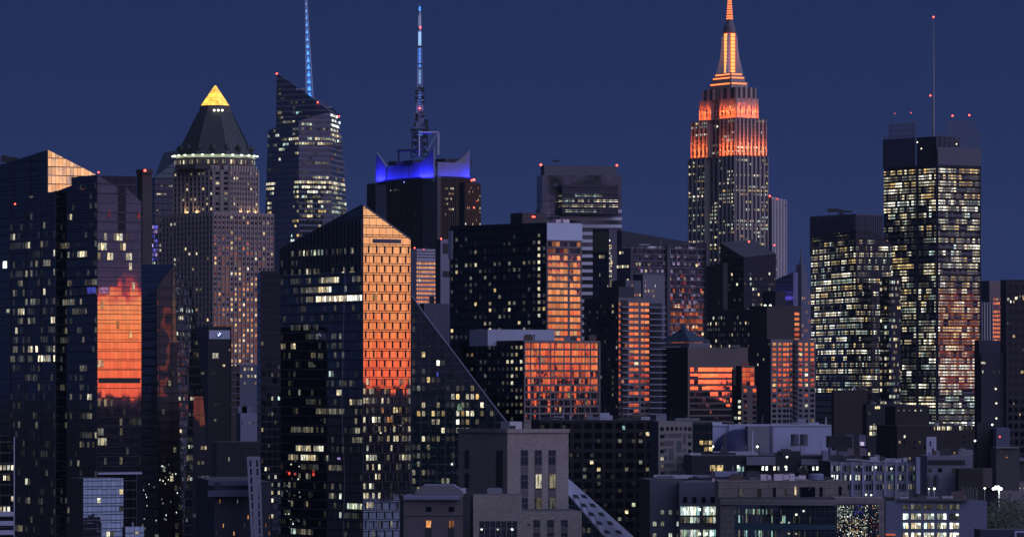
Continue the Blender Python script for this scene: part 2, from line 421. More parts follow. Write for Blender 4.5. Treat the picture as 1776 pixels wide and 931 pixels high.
        if len(ok) < 4:
            for r in ok:
                b = MB(); fn(b, [r])
                if b.v: s.part(name, lambda q: fn(q, [r]))
        else: s.part(name, lambda b: fn(b, range(N_)))
    def fins(s, f, n, wf, y0, y1, mat, d=.5, Y=None, name='pier', u0=0.0, u1=1.0, ends=True):
        f = s.F[f] if isinstance(f, str) else f; Y = Y or s.Y
        def fn(b, ks):
            for k in ks:
                if not ends and k in (0, n): continue
                u = u0 + (u1 - u0) * k / n; hw = (u1 - u0) / n * wf / 2; a0, a1 = max(u - hw, 0.001), min(u + hw, .999)
                zt = min(PZ(y0, Y), f.top(a0) - .05, f.top(a1) - .05); zb = max(PZ(y1, Y), f.bot(u) + .01)
                if zt <= zb: continue
                P = [f.pt(a0, zb), f.pt(a1, zb), f.pt(a1, zt), f.pt(a0, zt)]; nn = f.n * d; Q = [q + nn for q in P]
                b.poly(Q, mat); b.poly([P[0], Q[0], Q[3], P[3]], mat); b.poly([P[1], P[2], Q[2], Q[1]], mat); b.poly([P[3], Q[3], Q[2], P[2]][::-1], mat)
        if n < 3:
            for k in range(n + 1): s.part(name, lambda b: fn(b, [k]))
        else: s.part(name, lambda b: fn(b, range(n + 1)))
    def beacon(s, x, y, Y=None, r=None, mat=None):
        Y = Y or s.Y; o = bpy.data.objects.new('beacon', bead_mesh(mat or RED)); COL.objects.link(o); o.parent = s.o
        rr = (r or 1.5) / F * Y; o.scale = (rr, rr, rr); o.location = s.loc((PX(x, Y), Y, PZ(y, Y)))
    def done(s):
        """windows: up to cap as objects of their own, the rest as one mesh"""
        idx = list(range(len(s.W)))
        if len(idx) > s.cap:
            s.rng.shuffle(idx)
            idx.sort(key=lambda i: -((s.W[i][2] - s.W[i][1]) * s.W[i][0].len * (s.W[i][4] - s.W[i][3])) - (.001 if s.W[i][5] is not WIN and s.W[i][5] is not WIND else 0))
        solo, rest = idx[:s.cap], idx[s.cap:]
        if len(rest) and len(rest) < 4: solo += rest; rest = []
        for i in solo:
            f, a0, a1, z0, z1, mat, name, out = s.W[i]
            P0, P1, P3 = f.pt(a0, z0), f.pt(a1, z0), f.pt((a0 + a1) / 2, z1)
            ex = (P1 - P0); w = ex.length; ex.normalize(); mid = (P0 + P1) / 2; ez = P3 - mid; ez = ez - ex * ez.dot(ex); h = ez.length; ez.normalize()
            ey = ez.cross(ex); c = (mid + P3) / 2 - ey * out
            o = bpy.data.objects.new(name, unit_quad(mat)); COL.objects.link(o); o.parent = s.o
            c = Vector(s.loc(c))
            o.matrix_local = Matrix(((ex.x * w, ey.x, ez.x * h, c.x), (ex.y * w, ey.y, ez.y * h, c.y), (ex.z * w, ey.z, ez.z * h, c.z), (0, 0, 0, 1)))
        if rest:
            def fn(b):
                for i in rest:
                    f, a0, a1, z0, z1, mat, name, out = s.W[i]; n = f.n * out
                    k = s.rng.randrange(900); j = s.rng.randrange(900)
                    b.poly([f.pt(a0, z0) + n, f.pt(a1, z0) + n, f.pt(a1, z1) + n, f.pt(a0, z1) + n], mat, [(k, j), (k + .999, j), (k + .999, j + .999), (k, j + .999)])
            s.part('window', fn, kind='stuff')
        return s
def structure(o): o['kind'] = 'structure'; return o

# ------------------------------------------------------------------ the setting: ground, river, the far shore behind the camera
AX = Vector((cos(radians(31)), sin(radians(31)))); AN = Vector((sin(radians(31)), -cos(radians(31))))   # along the avenues, towards the river
def sheet(name, a0, a1, n0, n1, z, mat):
    b = MB(); P = [AX * a + AN * n for a, n in ((a0, n0), (a0, n1), (a1, n1), (a1, n0))]
    b.poly([(p.x, p.y, z) for p in P], mat); return structure(b.obj(name))
sheet('ground', -25000, 25000, -25000, 25000, 0.0, wall('city ground', (.05, .05, .055), var=.4, scale=.01))
def water_mat():
    t = NT('river water'); tc = t.n('ShaderNodeTexCoord')
    nz = t.n('ShaderNodeTexNoise'); nz.inputs['Scale'].default_value = .12; nz.inputs['Detail'].default_value = 4; t.l(tc.outputs['Object'], nz.inputs['Vector'])
    bp = t.n('ShaderNodeBump'); bp.inputs['Distance'].default_value = 1.2; bp.inputs['Strength'].default_value = 1.0; t.l(nz.outputs[0], bp.inputs['Height'])
    p = t.pr(Base_Color=(.50, .56, .70), Roughness=.62, Metallic=1.0); t.l(bp.outputs[0], p.inputs['Normal'])
    return t.m
sheet('river_water', -9000, 9000, -800, -80, 0.06, water_mat())
def shore():
    b = MB(); R = random.Random(3); m = wall('wooded cliff', (.035, .04, .03), var=.5, scale=.05)
    NA = 420; A = [lerp(-2500, 4500, i / NA) for i in range(NA + 1)]
    blk = []; h = 0
    while len(blk) < NA + 1:
        h = R.uniform(-6, 3) if R.random() < .8 else R.uniform(2, 9)
        blk += [h] * R.randrange(1, 7)
    prof = [(-80, 0), (-60, 6), (-30, 40), (-12, 68), (60, 71), (110, 72), (150, 73.5), (400, 64), (900, 30), (1500, 0)]
    V = {}
    for i, a in enumerate(A):
        for j, (n, z) in enumerate(prof):
            k = 1.0 if j in (5, 6) else .25 if 1 < j < 8 else 0
            if abs(a) < 120: k *= .2
            zz = max(-.5, z + blk[i] * k + (R.uniform(-1.2, 1.2) if 1 < j < 8 else 0)); p = AX * a + AN * n; V[i, j] = (p.x, p.y, zz if j not in (0, len(prof) - 1) else -.5)
    for i in range(NA):
        for j in range(len(prof) - 1):
            b.poly([V[i, j], V[i, j + 1], V[i + 1, j + 1], V[i + 1, j]], m)
    structure(b.obj('hills'))
shore()
def haze():
    m = bpy.data.materials.new('thin evening haze'); m.use_nodes = True; nt = m.node_tree; nt.nodes.clear()
    o = nt.nodes.new('ShaderNodeOutputMaterial'); v = nt.nodes.new('ShaderNodeVolumePrincipled'); nt.links.new(v.outputs[0], o.inputs['Volume'])
    v.inputs['Color'].default_value = (.62, .80, 1, 1); v.inputs['Density'].default_value = HAZE; v.inputs['Anisotropy'].default_value = 0.0
    b = MB(); b.box((0, 0, 499.0), (51000, 51000, 1000), m); h = b.obj('haze'); h['kind'] = 'stuff'
if HAZE: haze()
# ================================================================== THE SKYLINE, far to near
dull = dict(tint=(.006, .007, .011))
# ------------------------------------------------------------------ art deco tower with orange floodlights
def floods(s, faces, z, power, col, off=1.6, thick=1.0, tilt=14, name='floodlight', spread=180):
    """floodlight troughs on a setback, shining up the wall"""
    for f, u0, u1 in faces:
        a = f.pt(u0, z); b = f.pt(u1, z); d = b - a
        ld = bpy.data.lights.new(name, 'AREA'); ld.shape = 'RECTANGLE'; ld.size = d.length; ld.size_y = thick
        ld.energy = power * d.length; ld.color = col; ld.spread = radians(spread)
        o = bpy.data.objects.new(name, ld); COL.objects.link(o); o.parent = s.o
        c = (a + b) / 2 + f.n * off + Vector((0, 0, .3)); ex = d.normalized()
        aim = (Vector((0, 0, 1)) * cos(radians(tilt)) - f.n * sin(radians(tilt))).normalized(); ez = -aim; ey = ez.cross(ex)
        o.matrix_local = Matrix(((ex.x, ey.x, ez.x, 0), (ex.y, ey.y, ez.y, 0), (ex.z, ey.z, ez.z, 0), (0, 0, 0, 1)))
        o.location = s.loc(c)
def deco_tower():
    s = Bld('art_deco_tower', 'tall stone setback skyscraper, its crown and mast lit in orange', 'skyscraper', 1275, 4500)
    st = wall('limestone', (.34, .285, .255), scale=.03); rec = glass('deco spandrel', 3, 3.6, .1, .45, tilt=.004, ior=1.6, tint=(.03, .03, .035), mull=(.05, .05, .055))
    Y = s.Y
    def tier(xl, xc, xr, yt, yb, key, f1, f2, name='wall', dep=5.0, fm=None):
        C, R, B, L = s.foot(xl, xc, xr, Y, 31)
        d = (R - C).normalized(); P1 = L.lerp(C, f1); P2 = L.lerp(C, f2)
        fp = [C, R, B, L, P1, P1 + d * dep, P2 + d * dep, P2]; zt, zb = PZ(yt, Y), PZ(yb, Y)
        s.part(name, lambda b: b.prism(fp, zb, zt, [fm or rec, st, st, fm or rec, st, rec, st, fm or rec]))
        s.part('roof', lambda b: b.poly([(p.x, p.y, zt - .02) for p in fp], ROOF))
        v = lambda p, z: (p.x, p.y, z)
        s.F[key + 'r'] = Face(v(C, zb), v(R, zb), v(C, zt), v(R, zt)); s.F[key + 'a'] = Face(v(L, zb), v(P1, zb), v(L, zt), v(P1, zt))
        s.F[key + 'm'] = Face(v(fp[5], zb), v(fp[6], zb), v(fp[5], zt), v(fp[6], zt)); s.F[key + 'b'] = Face(v(P2, zb), v(C, zb), v(P2, zt), v(C, zt))
    tier(1194, 1275, 1332, 270, 760, '1', .37, .655)
    tier(1199, 1276, 1329, 205, 270, '2', .38, .655)
    tier(1213, 1277, 1315, 170, 205, '3', .33, .56, dep=3, fm=st)
    tier(1219, 1277, 1311, 151, 170, '4', .33, .56, dep=2)
    for key, y0, y1 in (('1', 274, 470), ('2', 206, 268)):
        for f, n in (('r', 8), ('a', 4), ('m', 3), ('b', 4)):
            s.windows(key + f, y0, y1, 6.6, n * 2, wf=.62, hf=.55, p=.40, run=3.5, rowvar=.6, kinds='wwwwyccW', Y=Y, out=.2)
            s.fins(key + f, n, .36, y0 - 10, y1 + 40, st, d=.9)
    for key, y0, y1 in (('3', 176, 203), ('4', 154, 168)):
        for f, n in (('r', 4), ('a', 2), ('m', 3), ('b', 2)):
            s.fins(key + f, n, .42, y0 - 8, y1 + 8, st, d=.6)
    for f, n in (('3r', 8), ('3b', 4), ('3a', 4)):
        s.windows(f, 182, 200, 9, n, wf=.36, hf=.8, p=.2, kinds='wy', dark=WIND)
    Fl = s.F; OR = (1.0, .155, .032)
    for key, z, pw, in (('2', 269, 1.0), ('3', 204, .8)):
        fs = [(Fl[key + 'r'], 0, 1), (Fl[key + 'a'], 0, 1), (Fl[key + 'b'], 0, 1)]
        floods(s, fs, PZ(z, Y), 190 * pw, OR, off=2.4, tilt=12); floods(s, fs, PZ(z, Y), (235 if key == '2' else 150) * pw, OR, off=2.6, tilt=(11 if key == '2' else 17), spread=22)
    # mooring mast
    m1 = wall('limestone', (.36, .32, .31)); alu = plain('pale aluminium', (.45, .44, .48), .4)
    for xl, xc, xr, yt, yb in ((1231, 1268, 1297, 140, 151), (1236, 1268, 1292, 130, 140), (1240, 1268, 1288, 124, 130)):
        C, R, B, L = s.foot(xl, xc, xr, Y + 14, 31); s.part('mast_base', lambda b: b.prism([C, R, B, L], PZ(yb, Y), PZ(yt, Y), m1, ROOF))
        fr = Face((*C, PZ(yb, Y)), (*R, PZ(yb, Y)), (*C, PZ(yt, Y)), (*R, PZ(yt, Y))); fl = Face((*L, PZ(yb, Y)), (*C, PZ(yb, Y)), (*L, PZ(yt, Y)), (*C, PZ(yt, Y)))
        em = emit('orange lamp strip', (1, .24, .07), 2.4)
        def strip(b, FF, yt=yt):
            z0, z1 = PZ(yt + 4.2, Y), PZ(yt + 2.0, Y)
            for f, a0, a1 in FF:
                n = 12
                for k in range(n):
                    x0 = lerp(a0, a1, k / n); x1 = lerp(a0, a1, (k + .8) / n); nn = f.n * .5
                    b.poly([f.pt(x0, z0) + nn, f.pt(x1, z0) + nn, f.pt(x1, z1) + nn, f.pt(x0, z1) + nn], em)
        for ff, q0, q1 in ((fl, .05, .97), (fr, .03, .92)): s.part('lamp_strip', lambda b: strip(b, ((ff, q0, q1),)))
    C, R, B, L = s.foot(1254, 1264.5, 1277, Y + 22, 31)
    s.part('mast', lambda b: b.prism([C, R, B, L], PZ(126, Y), PZ(54, Y), alu, alu))
    fr = Face((*C, PZ(126, Y)), (*R, PZ(126, Y)), (*C, PZ(54, Y)), (*R, PZ(54, Y))); fl = Face((*L, PZ(126, Y)), (*C, PZ(126, Y)), (*L, PZ(54, Y)), (*C, PZ(54, Y)))
    me = emit('mast window glow', (1, .42, .10), 1.7); mr = emit('mast window edge', (1, .10, .03), .8)
    for f in (fl, fr):
        s.part('mast_window', lambda b: b.poly([f.pt(.12, PZ(126, Y)) + f.n * .15, f.pt(.88, PZ(126, Y)) + f.n * .15, f.pt(.88, PZ(54, Y)) + f.n * .15, f.pt(.12, PZ(54, Y)) + f.n * .15], mr))
        for k in range(11):
            z0 = PZ(124.5 - k * 6.4, Y); z1 = PZ(124.5 - k * 6.4 - 5.3, Y)
            s.part('mast_window', lambda b: b.poly([f.pt(.22, z0) + f.n * .3, f.pt(.78, z0) + f.n * .3, f.pt(.78, z1) + f.n * .3, f.pt(.22, z1) + f.n * .3], me))
    def wing(b):
        cx = sum(p.x for p in (C, R, B, L)) / 4; cy = sum(p.y for p in (C, R, B, L)) / 4; k = Y / F
        for ang in (0, 90, 180, 270):
            d = Vector((cos(radians(31 + 45 + ang)), sin(radians(31 + 45 + ang)))); e = Vector((-d.y, d.x)) * 1.2
            prof = [(9, 126), (24, 126), (21, 115), (17, 98), (14.5, 80), (13.5, 62), (9, 54)]
            A = [(cx + d.x * r * k * 1.0 + e.x, cy + d.y * r * k * 1.0 + e.y, PZ(y, Y)) for r, y in prof]; Q = [(cx + d.x * r * k * 1.0 - e.x, cy + d.y * r * k * 1.0 - e.y, PZ(y, Y)) for r, y in prof]
            b.poly(A[::-1], alu); b.poly(Q, alu)
            for i in range(len(prof)):
                j = (i + 1) % len(prof); b.poly([A[i], A[j], Q[j], Q[i]], alu)
    s.part('buttress', wing)
    cx, cy = (C + B) / 2; k = Y / F
    floods(s, [(Face((PX(1240, Y), Y, 0), (PX(1288, Y), Y, 0), (PX(1240, Y), Y, 999), (PX(1288, Y), Y, 999)), 0, 1)], PZ(124, Y), 420, OR, off=6, tilt=-6)
    s.part('dome', lambda b: b.lathe((cx, cy, 0), [(12.5 * k, PZ(54, Y)), (12.5 * k, PZ(50, Y)), (10.5 * k, PZ(50, Y)), (10 * k, PZ(42, Y)), (7.5 * k, PZ(40, Y)), (6.5 * k, PZ(34, Y)), (5 * k, PZ(32, Y)), (1e-5, PZ(32, Y))], plain('dome metal', (.10, .10, .12), .4), 20))
    s.part('antenna', lambda b: (b.lathe((cx, cy, 0), [(5.2 * k, PZ(33, Y)), (4.6 * k, PZ(18, Y)), (3.2 * k, PZ(10, Y)), (2.4 * k, PZ(-6, Y)), (.6 * k, PZ(-40, Y)), (1e-5, PZ(-40, Y))], DARK, 10)))
    em = emit('orange lamp ring', (1, .20, .06), 2.2)
    for i in range(9):
        y = 30 - i * 4.4; r = lerp(5.6, 3.0, i / 8)
        s.part('lamp_ring', lambda b: b.lathe((cx, cy, 0), [(r * k * .9, PZ(y, Y)), (r * k * 1.06, PZ(y - .2, Y)), (r * k * 1.02, PZ(y - 2.4, Y)), (r * k * .9, PZ(y - 2.6, Y))], em, 12))
    s.done()
deco_tower()

def far_blocks():
    s = Bld('office_slab', 'pale slab with vertical piers close behind the orange-lit tower', 'building', 1338, 4800)
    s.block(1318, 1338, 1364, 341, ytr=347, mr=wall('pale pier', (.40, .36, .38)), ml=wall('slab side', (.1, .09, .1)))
    s.fins('r', 5, .5, 345, 480, wall('pale pier', (.40, .36, .38)), d=1.2); s.windows('r', 352, 480, 7, 5, p=.10, kinds='wdd', wf=.4); s.beacon(1335, 340); s.beacon(1348, 345, mat=RED2)
    s.done()
    s = Bld('spired_tower', 'hazy blue-grey spired tower rising left of the dense office tower', 'building', 1390, 4600)
    m = wall('haze tinted stone', (.11, .11, .16)); s.block(1370, 1390, 1408, 500, mr=m, ml=m)  # distance haze is mixed into the blue-grey stone colour
    s.block(1376, 1390, 1402, 470, Y=4606, mr=m, ml=m, yb=500, key='t'); s.block(1381, 1390, 1397, 458, Y=4610, mr=m, ml=m, yb=470, key='u')
    s.part('spire', lambda b: b.tube((PX(1389.5, 4620), 4620, PZ(458, 4600)), (PX(1389.5, 4620), 4620, PZ(428, 4600)), 2.0, m, 6, .3))
    s.windows('r', 505, 640, 8, 5, p=.12, kinds='dde'); s.windows('l', 505, 640, 8, 5, p=.08, kinds='dde'); s.done()
    s = Bld('violet_lit_building', 'low tower with violet-lit striped crown between dark glass and spired towers', 'building', 1376, 4300)
    v = wall('violet panels', (.15, .14, .26)); s.block(1346, 1376, 1384, 472, ytl=484, mr=v, ml=v)
    s.bands('l', 480, 512, 8, .35, wall('violet dark', (.05, .05, .09)), d=.6); floods(s, [(s.F['l'], 0, 1)], PZ(520, 4300), 60, (.25, .2, 1), off=3)
    s.windows('l', 520, 600, 8, 6, p=.15, kinds='bvd'); s.done()
    # far right
    s = Bld('office_building', 'dark office block with orange-mirroring window rows beyond the masted tower', 'building', 1716, 3900)
    s.block(1696, 1716, 1740, 487, mr=wall('rust pier', (.14, .10, .10)), ml=DARK)
    s.windows('r', 515, 605, 7.2, 8, wf=.8, hf=.55, p=.1, kinds='wyo', dark=MIR); s.done()
    s = Bld('piered_tower', 'small tower of pale vertical piers lit at its top', 'building', 1702, 3600)
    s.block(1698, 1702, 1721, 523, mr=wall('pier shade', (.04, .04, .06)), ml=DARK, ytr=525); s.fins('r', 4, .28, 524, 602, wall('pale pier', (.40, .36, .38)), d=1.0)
    s.windows('r', 522, 530, 6, 4, p=.9, kinds='cC', hf=.4); s.done()
far_blocks()

# ------------------------------------------------------------------ tower with mast and rod screens
def masted_tower():
    s = Bld('office_tower', 'tall brightly lit office tower with thin mast and rod screens on top', 'skyscraper', 1621, 3300); Y = s.Y
    gl = glass('office curtain', 3.0, 4.6, .04, .25, tilt=.0012, ior=1.40, tint=(.016, .016, .024), mull=(.06, .055, .07), pane_var=.35); core = wall('core dark', (.02, .02, .03))
    C, R, B, L = s.foot(1533, 1621, 1700, Y, 31); d = (R - C).normalized(); P = L.lerp(C, .64); dep = 2.2
    fp = [C + d * dep, R, B, L, P, P + d * dep]; zt = PZ(285, Y)
    s.part('wall', lambda b: b.prism(fp, 0, zt, [gl, gl, gl, gl, core, core])); s.part('roof', lambda b: b.poly([(p.x, p.y, zt - .03) for p in fp], ROOF))
    v = lambda p, z: (p.x, p.y, z)
    fl = Face(v(L, 0), v(P, 0), v(L, zt), v(P, zt)); fm = Face(v(fp[5], 0), v(fp[0], 0), v(fp[5], zt), v(fp[0], zt)); fr = Face(v(fp[0], 0), v(R, 0), v(fp[0], zt), v(R, zt))
    zs = [(0, 352, 2000, 362, .95, 'CWcC', None, 12), (0, 290, 2000, 352, .90, 'wwWyyd', None, 9), (0, 374, 1590, 400, .55, 'wwcd', None, 3), (0, 400, 1590, 425, .08), (1600, 374, 2000, 412, .5, 'wyd', None, 4), (1640, 480, 2000, 620, .52, 'wydy', None, 3),
          (0, 440, 2000, 480, .66, 'wyyW', None, 5), (1560, 620, 1610, 632, .1), (0, 632, 2000, 770, .72, 'cwcwWd', None, 6)]
    for f, n in ((fl, 14), (fm, 7), (fr, 16)):
        s.windows(f, 290, 760, 11.0, n, wf=.94, hf=.70, p=.68, run=4, rowvar=.35, faint=.5, kinds='wwWcwydcW', zones=zs, out=.25)
        s.bands(f, 284.6, 760, 11.0, .24, plain('floor slab', (.085, .08, .10), .5), d=.5)
    s.fins(fr, 1, .03, 285, 760, core, d=1.0); s.fins(fm, 1, .05, 285, 760, core, d=1.0)
    # top: screens of ceramic rods, core box, mast
    sc = plain('screen rod', (.12, .12, .16), .6); scp = plain('screen panel', (.07, .07, .10), .6)
    C2, R2, B2, L2 = C, R, B, L
    def panel(b, PP):
        for p, q, y0 in PP:
            n = Vector((q - p).normalized()); o = Vector((n.y, -n.x)) * 1.0
            A = p + o; Z = q + o; In = -o.normalized() * .6
            b.prism([A, Z, Z + In, A + In], PZ(286, Y), PZ(y0, Y), scp, scp)
    for PP in ((L, P, 236), (C + d * dep, R, 255)): s.part('parapet_screen', lambda b: panel(b, (PP,)))
    def rods(b, PP):
        R_ = random.Random(5)
        for p, q, y0, xa, xb in PP:
            n = 26
            for k in range(n + 1):
                c = p.lerp(q, k / n); px = proj((c.x, c.y, 100))[0]
                top = 208 + R_.uniform(-1, 2) if xa <= px <= xb else 228 + R_.uniform(-4, 4)
                b.tube((c.x, c.y, PZ(y0 + 4, Y)), (c.x, c.y, PZ(top, Y)), .30 if k % 3 else .5, sc, 4)
            for yy in (212, 222, 232, 243):
                a0 = p.lerp(q, .15 if p is L else .22); a1 = p.lerp(q, .95)
                b.tube((a0.x, a0.y, PZ(yy, Y)), (a1.x, a1.y, PZ(yy, Y)), .18, sc, 4)
    for PP in ((L, P, 236, 1541, 1590), (C + d * dep, R, 255, 1640, 1694)): s.part('rod_screen', lambda b: rods(b, (PP,)))
    K = [P + d * .4 + (L - C).normalized() * -.3, C + d * (dep + 4), C + d * 30 + (L - C).normalized() * 10, P + d * 30]
    s.part('core_box', lambda b: b.prism(K, zt - 1, PZ(236, Y), core, core))
    for x, y in ((1591, 247), (1598, 258), (1659, 250)):
        s.beacon(x, y, Y=Y - 3, r=1.2, mat=emit('work lamp', (1, .9, .55), 2.5))
    mx = PX(1619, Y + 15); my = Y + 15
    s.part('mast', lambda b: (b.tube((mx, my, PZ(240, Y)), (mx, my, PZ(120, Y)), 1.0, STEEL, 8, .6), b.tube((mx, my, PZ(120, Y)), (mx, my, PZ(28, Y)), .6, STEEL, 8, .25)))
    s.beacon(1619, 30, Y=my); s.beacon(1613.5, 166, Y=my, r=1.4); s.beacon(1619, 165, Y=my, r=1.3); s.beacon(1552, 197, r=1.0, mat=RED2); s.beacon(1580, 196, r=1.2, mat=RED2); s.beacon(1652, 201); s.beacon(1681, 200)
    s.done()
masted_tower()

def dense_office():
    s = Bld('office_tower', 'dense grid of lit offices under a curved dark glass top', 'skyscraper', 1484, 3000); Y = s.Y
    g = glass('dense curtain', 2.6, 4.4, .05, .3, tilt=.002, ior=1.7, tint=(.008, .009, .014), mull=(.015, .015, .02))
    s.block(1407, 1484, 1546, 398, ytl=414, ytr=424, mr=g, ml=g, a=14)
    fl, fr = s.F['l'], s.F['r']
    # arched parapet over the right face
    def arch(b):
        n = 10; z0 = fr.bot(0)
        for k in range(n):
            u0, u1 = k / n, (k + 1) / n
            h = lambda u: PZ(398 + 26 * u - 9 * sin(pi * min(1, u * 1.0)), Y)
            A, Z = fr.pt(u0, PZ(430, Y)), fr.pt(u1, PZ(430, Y)); q = -fr.n * 1.0
            for o, fl_ in ((fr.n * .05, 0), (q, 1)):
                P_ = [A + o, Z + o, Vector((Z.x + o.x, Z.y + o.y, h(u1))), Vector((A.x + o.x, A.y + o.y, h(u0)))]
                b.poly(P_ if not fl_ else P_[::-1], g)
    s.part('curved_parapet', arch)
    s.windows('l', 414, 683, 11.2, 26, wf=.88, hf=.6, p=.76, run=4, rowvar=.25, kinds='wWWwyccd', faint=.4, out=.2)
    s.windows('r', 414, 683, 11.2, 22, wf=.88, hf=.6, p=.60, run=3, rowvar=.35, kinds='wwWydccde', faint=.3, out=.2)
    s.bands('l', 408.6, 690, 11.2, .2, BAND); s.bands('r', 408.6, 690, 11.2, .2, BAND)
    s.done()
    s = Bld('office_slab', 'dark ribbed slab with a maintenance crane on its roof behind the curved top', 'building', 1484, 3150)
    m = wall('ribbed slab', (.09, .085, .11)); s.block(1406, 1484, 1530, 371, mr=m, ml=m)
    s.fins('l', 16, .3, 373, 440, wall('ribbed slab dark', (.05, .05, .07)), d=.7); s.fins('r', 12, .3, 373, 430, wall('ribbed slab dark', (.05, .05, .07)), d=.7)
    def crane(b):
        k = 3150 / F; x0 = PX(1459, 3180); z = PZ(371, 3150)
        b.box((x0, 3180, z + 2), (3, 3, 4), DARK); b.tube((x0 - 18 * k, 3180, z + 9 * k), (x0 + 19 * k, 3180, z + 7 * k), .8, DARK, 5); b.tube((x0, 3180, z), (x0, 3180, z + 9 * k), 1.2, DARK, 6)
        b.box((x0 - 14 * k, 3180, z + 9 * k), (8, 3, 2.5), DARK)
    s.part('roof_crane', crane); s.done()
    s = Bld('office_block', 'lower lit annex tucked between the curved-top tower and the masted tower', 'building', 1546, 2960)
    s.block(1526, 1546, 1562, 480, mr=g, ml=g, a=12); s.windows('l', 484, 700, 11, 5, wf=.8, hf=.5, p=.4, kinds='wwycd'); s.windows('r', 484, 700, 11, 5, wf=.8, hf=.5, p=.5, kinds='wwycd', run=2); s.done()
dense_office()

# ------------------------------------------------------------------ tower with blue crown and lattice mast
def crown_tower():
    s = Bld('antenna_tower', 'dark ribbed tower with blue floodlit sign crown and tall lattice mast', 'skyscraper', 757, 3400); Y = s.Y
    d = glass('black ribbed', 2.2, 4, .3, .2, tilt=.002, ior=1.18, rough=.12, tint=(.005, .005, .008), mull=(.03, .026, .024))
    s.block(655, 757, 817, 305, mr=d, ml=d)
    zs = [(0, 300, 790, 330, .01)]
    s.windows('l', 320, 470, 9, 24, wf=.8, hf=.4, p=.035, run=3, kinds='wyd', zones=zs); s.windows('r', 320, 470, 9, 18, wf=.8, hf=.4, p=.05, run=3, kinds='wyd')
    s.windows('r', 322, 375, 9, 5, u0=.25, u1=.5, wf=.9, hf=.4, p=.5, kinds='wd', name='window')
    rib = plain('bronze rib', (.035, .030, .028), .5)
    s.fins('l', 28, .25, 307, 480, rib, d=.7); s.fins('r', 18, .25, 307, 480, rib, d=.7)
    s.part('corner_shaft', lambda b: b.prism(*(lambda C, R, B, L: ([C, R, B, L], 0, PZ(306, Y)))(*s.foot(733, 758.5, 764, Y - 4, 31)), wall('corner shaft', (.07, .065, .07)), ROOF))
    # crown
    cp = wall('crown metal', (.16, .16, .20), rough=.6, var=.3); fl, fr = s.F['l'], s.F['r']
    def slab(b, f, pts, th=1.5, off=.6):
        """pts (u, photo y) outline on a face, with thickness"""
        A = [Vector(f.pt(u, 1) * 1) for u, y in pts]
        P = [Vector((f.b0.x + (f.b1.x - f.b0.x) * u, f.b0.y + (f.b1.y - f.b0.y) * u, PZ(y, Y))) for u, y in pts]
        P = [p + f.n * off for p in P]; Q = [p - f.n * th for p in P]
        b.poly(P, cp); b.poly(Q[::-1], cp)
        for i in range(len(P)):
            j = (i + 1) % len(P); b.poly([P[j], P[i], Q[i], Q[j]], cp)
    s.part('crown_panel', lambda b: slab(b, fl, [(.17, 305), (.55, 305), (.55, 281), (.17, 282)]))
    s.part('crown_panel', lambda b: slab(b, fl, [(.57, 305), (.77, 305), (.77, 279), (.57, 279)], off=1.2))
    s.part('crown_panel', lambda b: slab(b, fr, [(.02, 305), (.93, 306), (.93, 282), (.02, 281)]))
    s.part('crown_fin', lambda b: slab(b, fl, [(0, 312), (.17, 305), (.17, 281), (.12, 273), (.06, 263), (0, 255)], off=1.6))
    s.part('crown_fin', lambda b: slab(b, fl, [(.77, 305), (1, 316), (1, 254), (.95, 263), (.88, 273), (.77, 281)], off=2.6))
    s.part('crown_fin', lambda b: slab(b, fr, [(.93, 312), (1.02, 316), (1.02, 257), (.92, 265), (.75, 275), (.55, 282), (.93, 282)], off=-3, th=2))
    s.part('corner_blade', lambda b: slab(b, fl, [(0, 430), (.15, 430), (.15, 314), (0, 312.5)], off=1.4))
    BL = (.022, .022, 1.0)
    floods(s, [(fl, .02, .54), (fl, .56, .76)], PZ(307, Y), 130, BL, off=4.0, tilt=14)
    floods(s, [(fl, .74, 1.0), (fl, 0, .16)], PZ(308, Y), 800, BL, off=5.0, tilt=12)
    floods(s, [(fr, .02, .93)], PZ(308, Y), 110, (.05, .04, 1), off=4.0, tilt=14); floods(s, [(fr, .86, 1.05)], PZ(308, Y), 800, BL, off=3, tilt=15)
    s.part('roof_plant', lambda b: [b.box(s_, d_, DARK, radians(31)) for s_, d_ in (((PX(704, Y + 45), Y + 45, PZ(279, Y)), (24, 12, 3)), ((PX(738, Y + 40), Y + 40, PZ(279, Y)), (30, 14, 4)), ((PX(785, Y + 30), Y + 30, PZ(279, Y)), (24, 18, 5)))])
    # lattice mast
    mx, my = PX(728, Y + 20), Y + 20; k = Y / F; sm = plain('mast paint', (.30, .34, .50), .45)
    led = emit('led blue', (.08, .30, 1.0), 1.5); ledp = emit('led pale blue', (.30, .55, 1.0), .9)
    def lattice(b, y0, y1, w0, w1, n, r, mat):
        for i in range(n):
            ya, yb = lerp(y0, y1, i / n), lerp(y0, y1, (i + 1) / n); wa, wb = lerp(w0, w1, i / n) * k, lerp(w0, w1, (i + 1) / n) * k
            ca = [(mx + sx * wa, my + sy * wa, PZ(ya, Y)) for sx, sy in ((-1, -1), (1, -1), (1, 1), (-1, 1))]; cb = [(mx + sx * wb, my + sy * wb, PZ(yb, Y)) for sx, sy in ((-1, -1), (1, -1), (1, 1), (-1, 1))]
            for q in range(4):
                b.tube(ca[q], cb[q], r, mat, 4); b.tube(cb[q], cb[(q + 1) % 4], r * .7, mat, 4); b.tube(ca[q], cb[(q + 1) % 4], r * .7, mat, 4); b.tube(ca[(q + 1) % 4], cb[q], r * .7, mat, 4)
    s.part('lattice_mast', lambda b: (lattice(b, 272, 222, 15, 12, 4, .55, DARK), lattice(b, 222, 190, 6.5, 5.5, 4, .5, sm), lattice(b, 190, 140, 5.0, 4.2, 7, .42, sm), lattice(b, 140, 76, 4.2, 3.6, 9, .4, sm)))
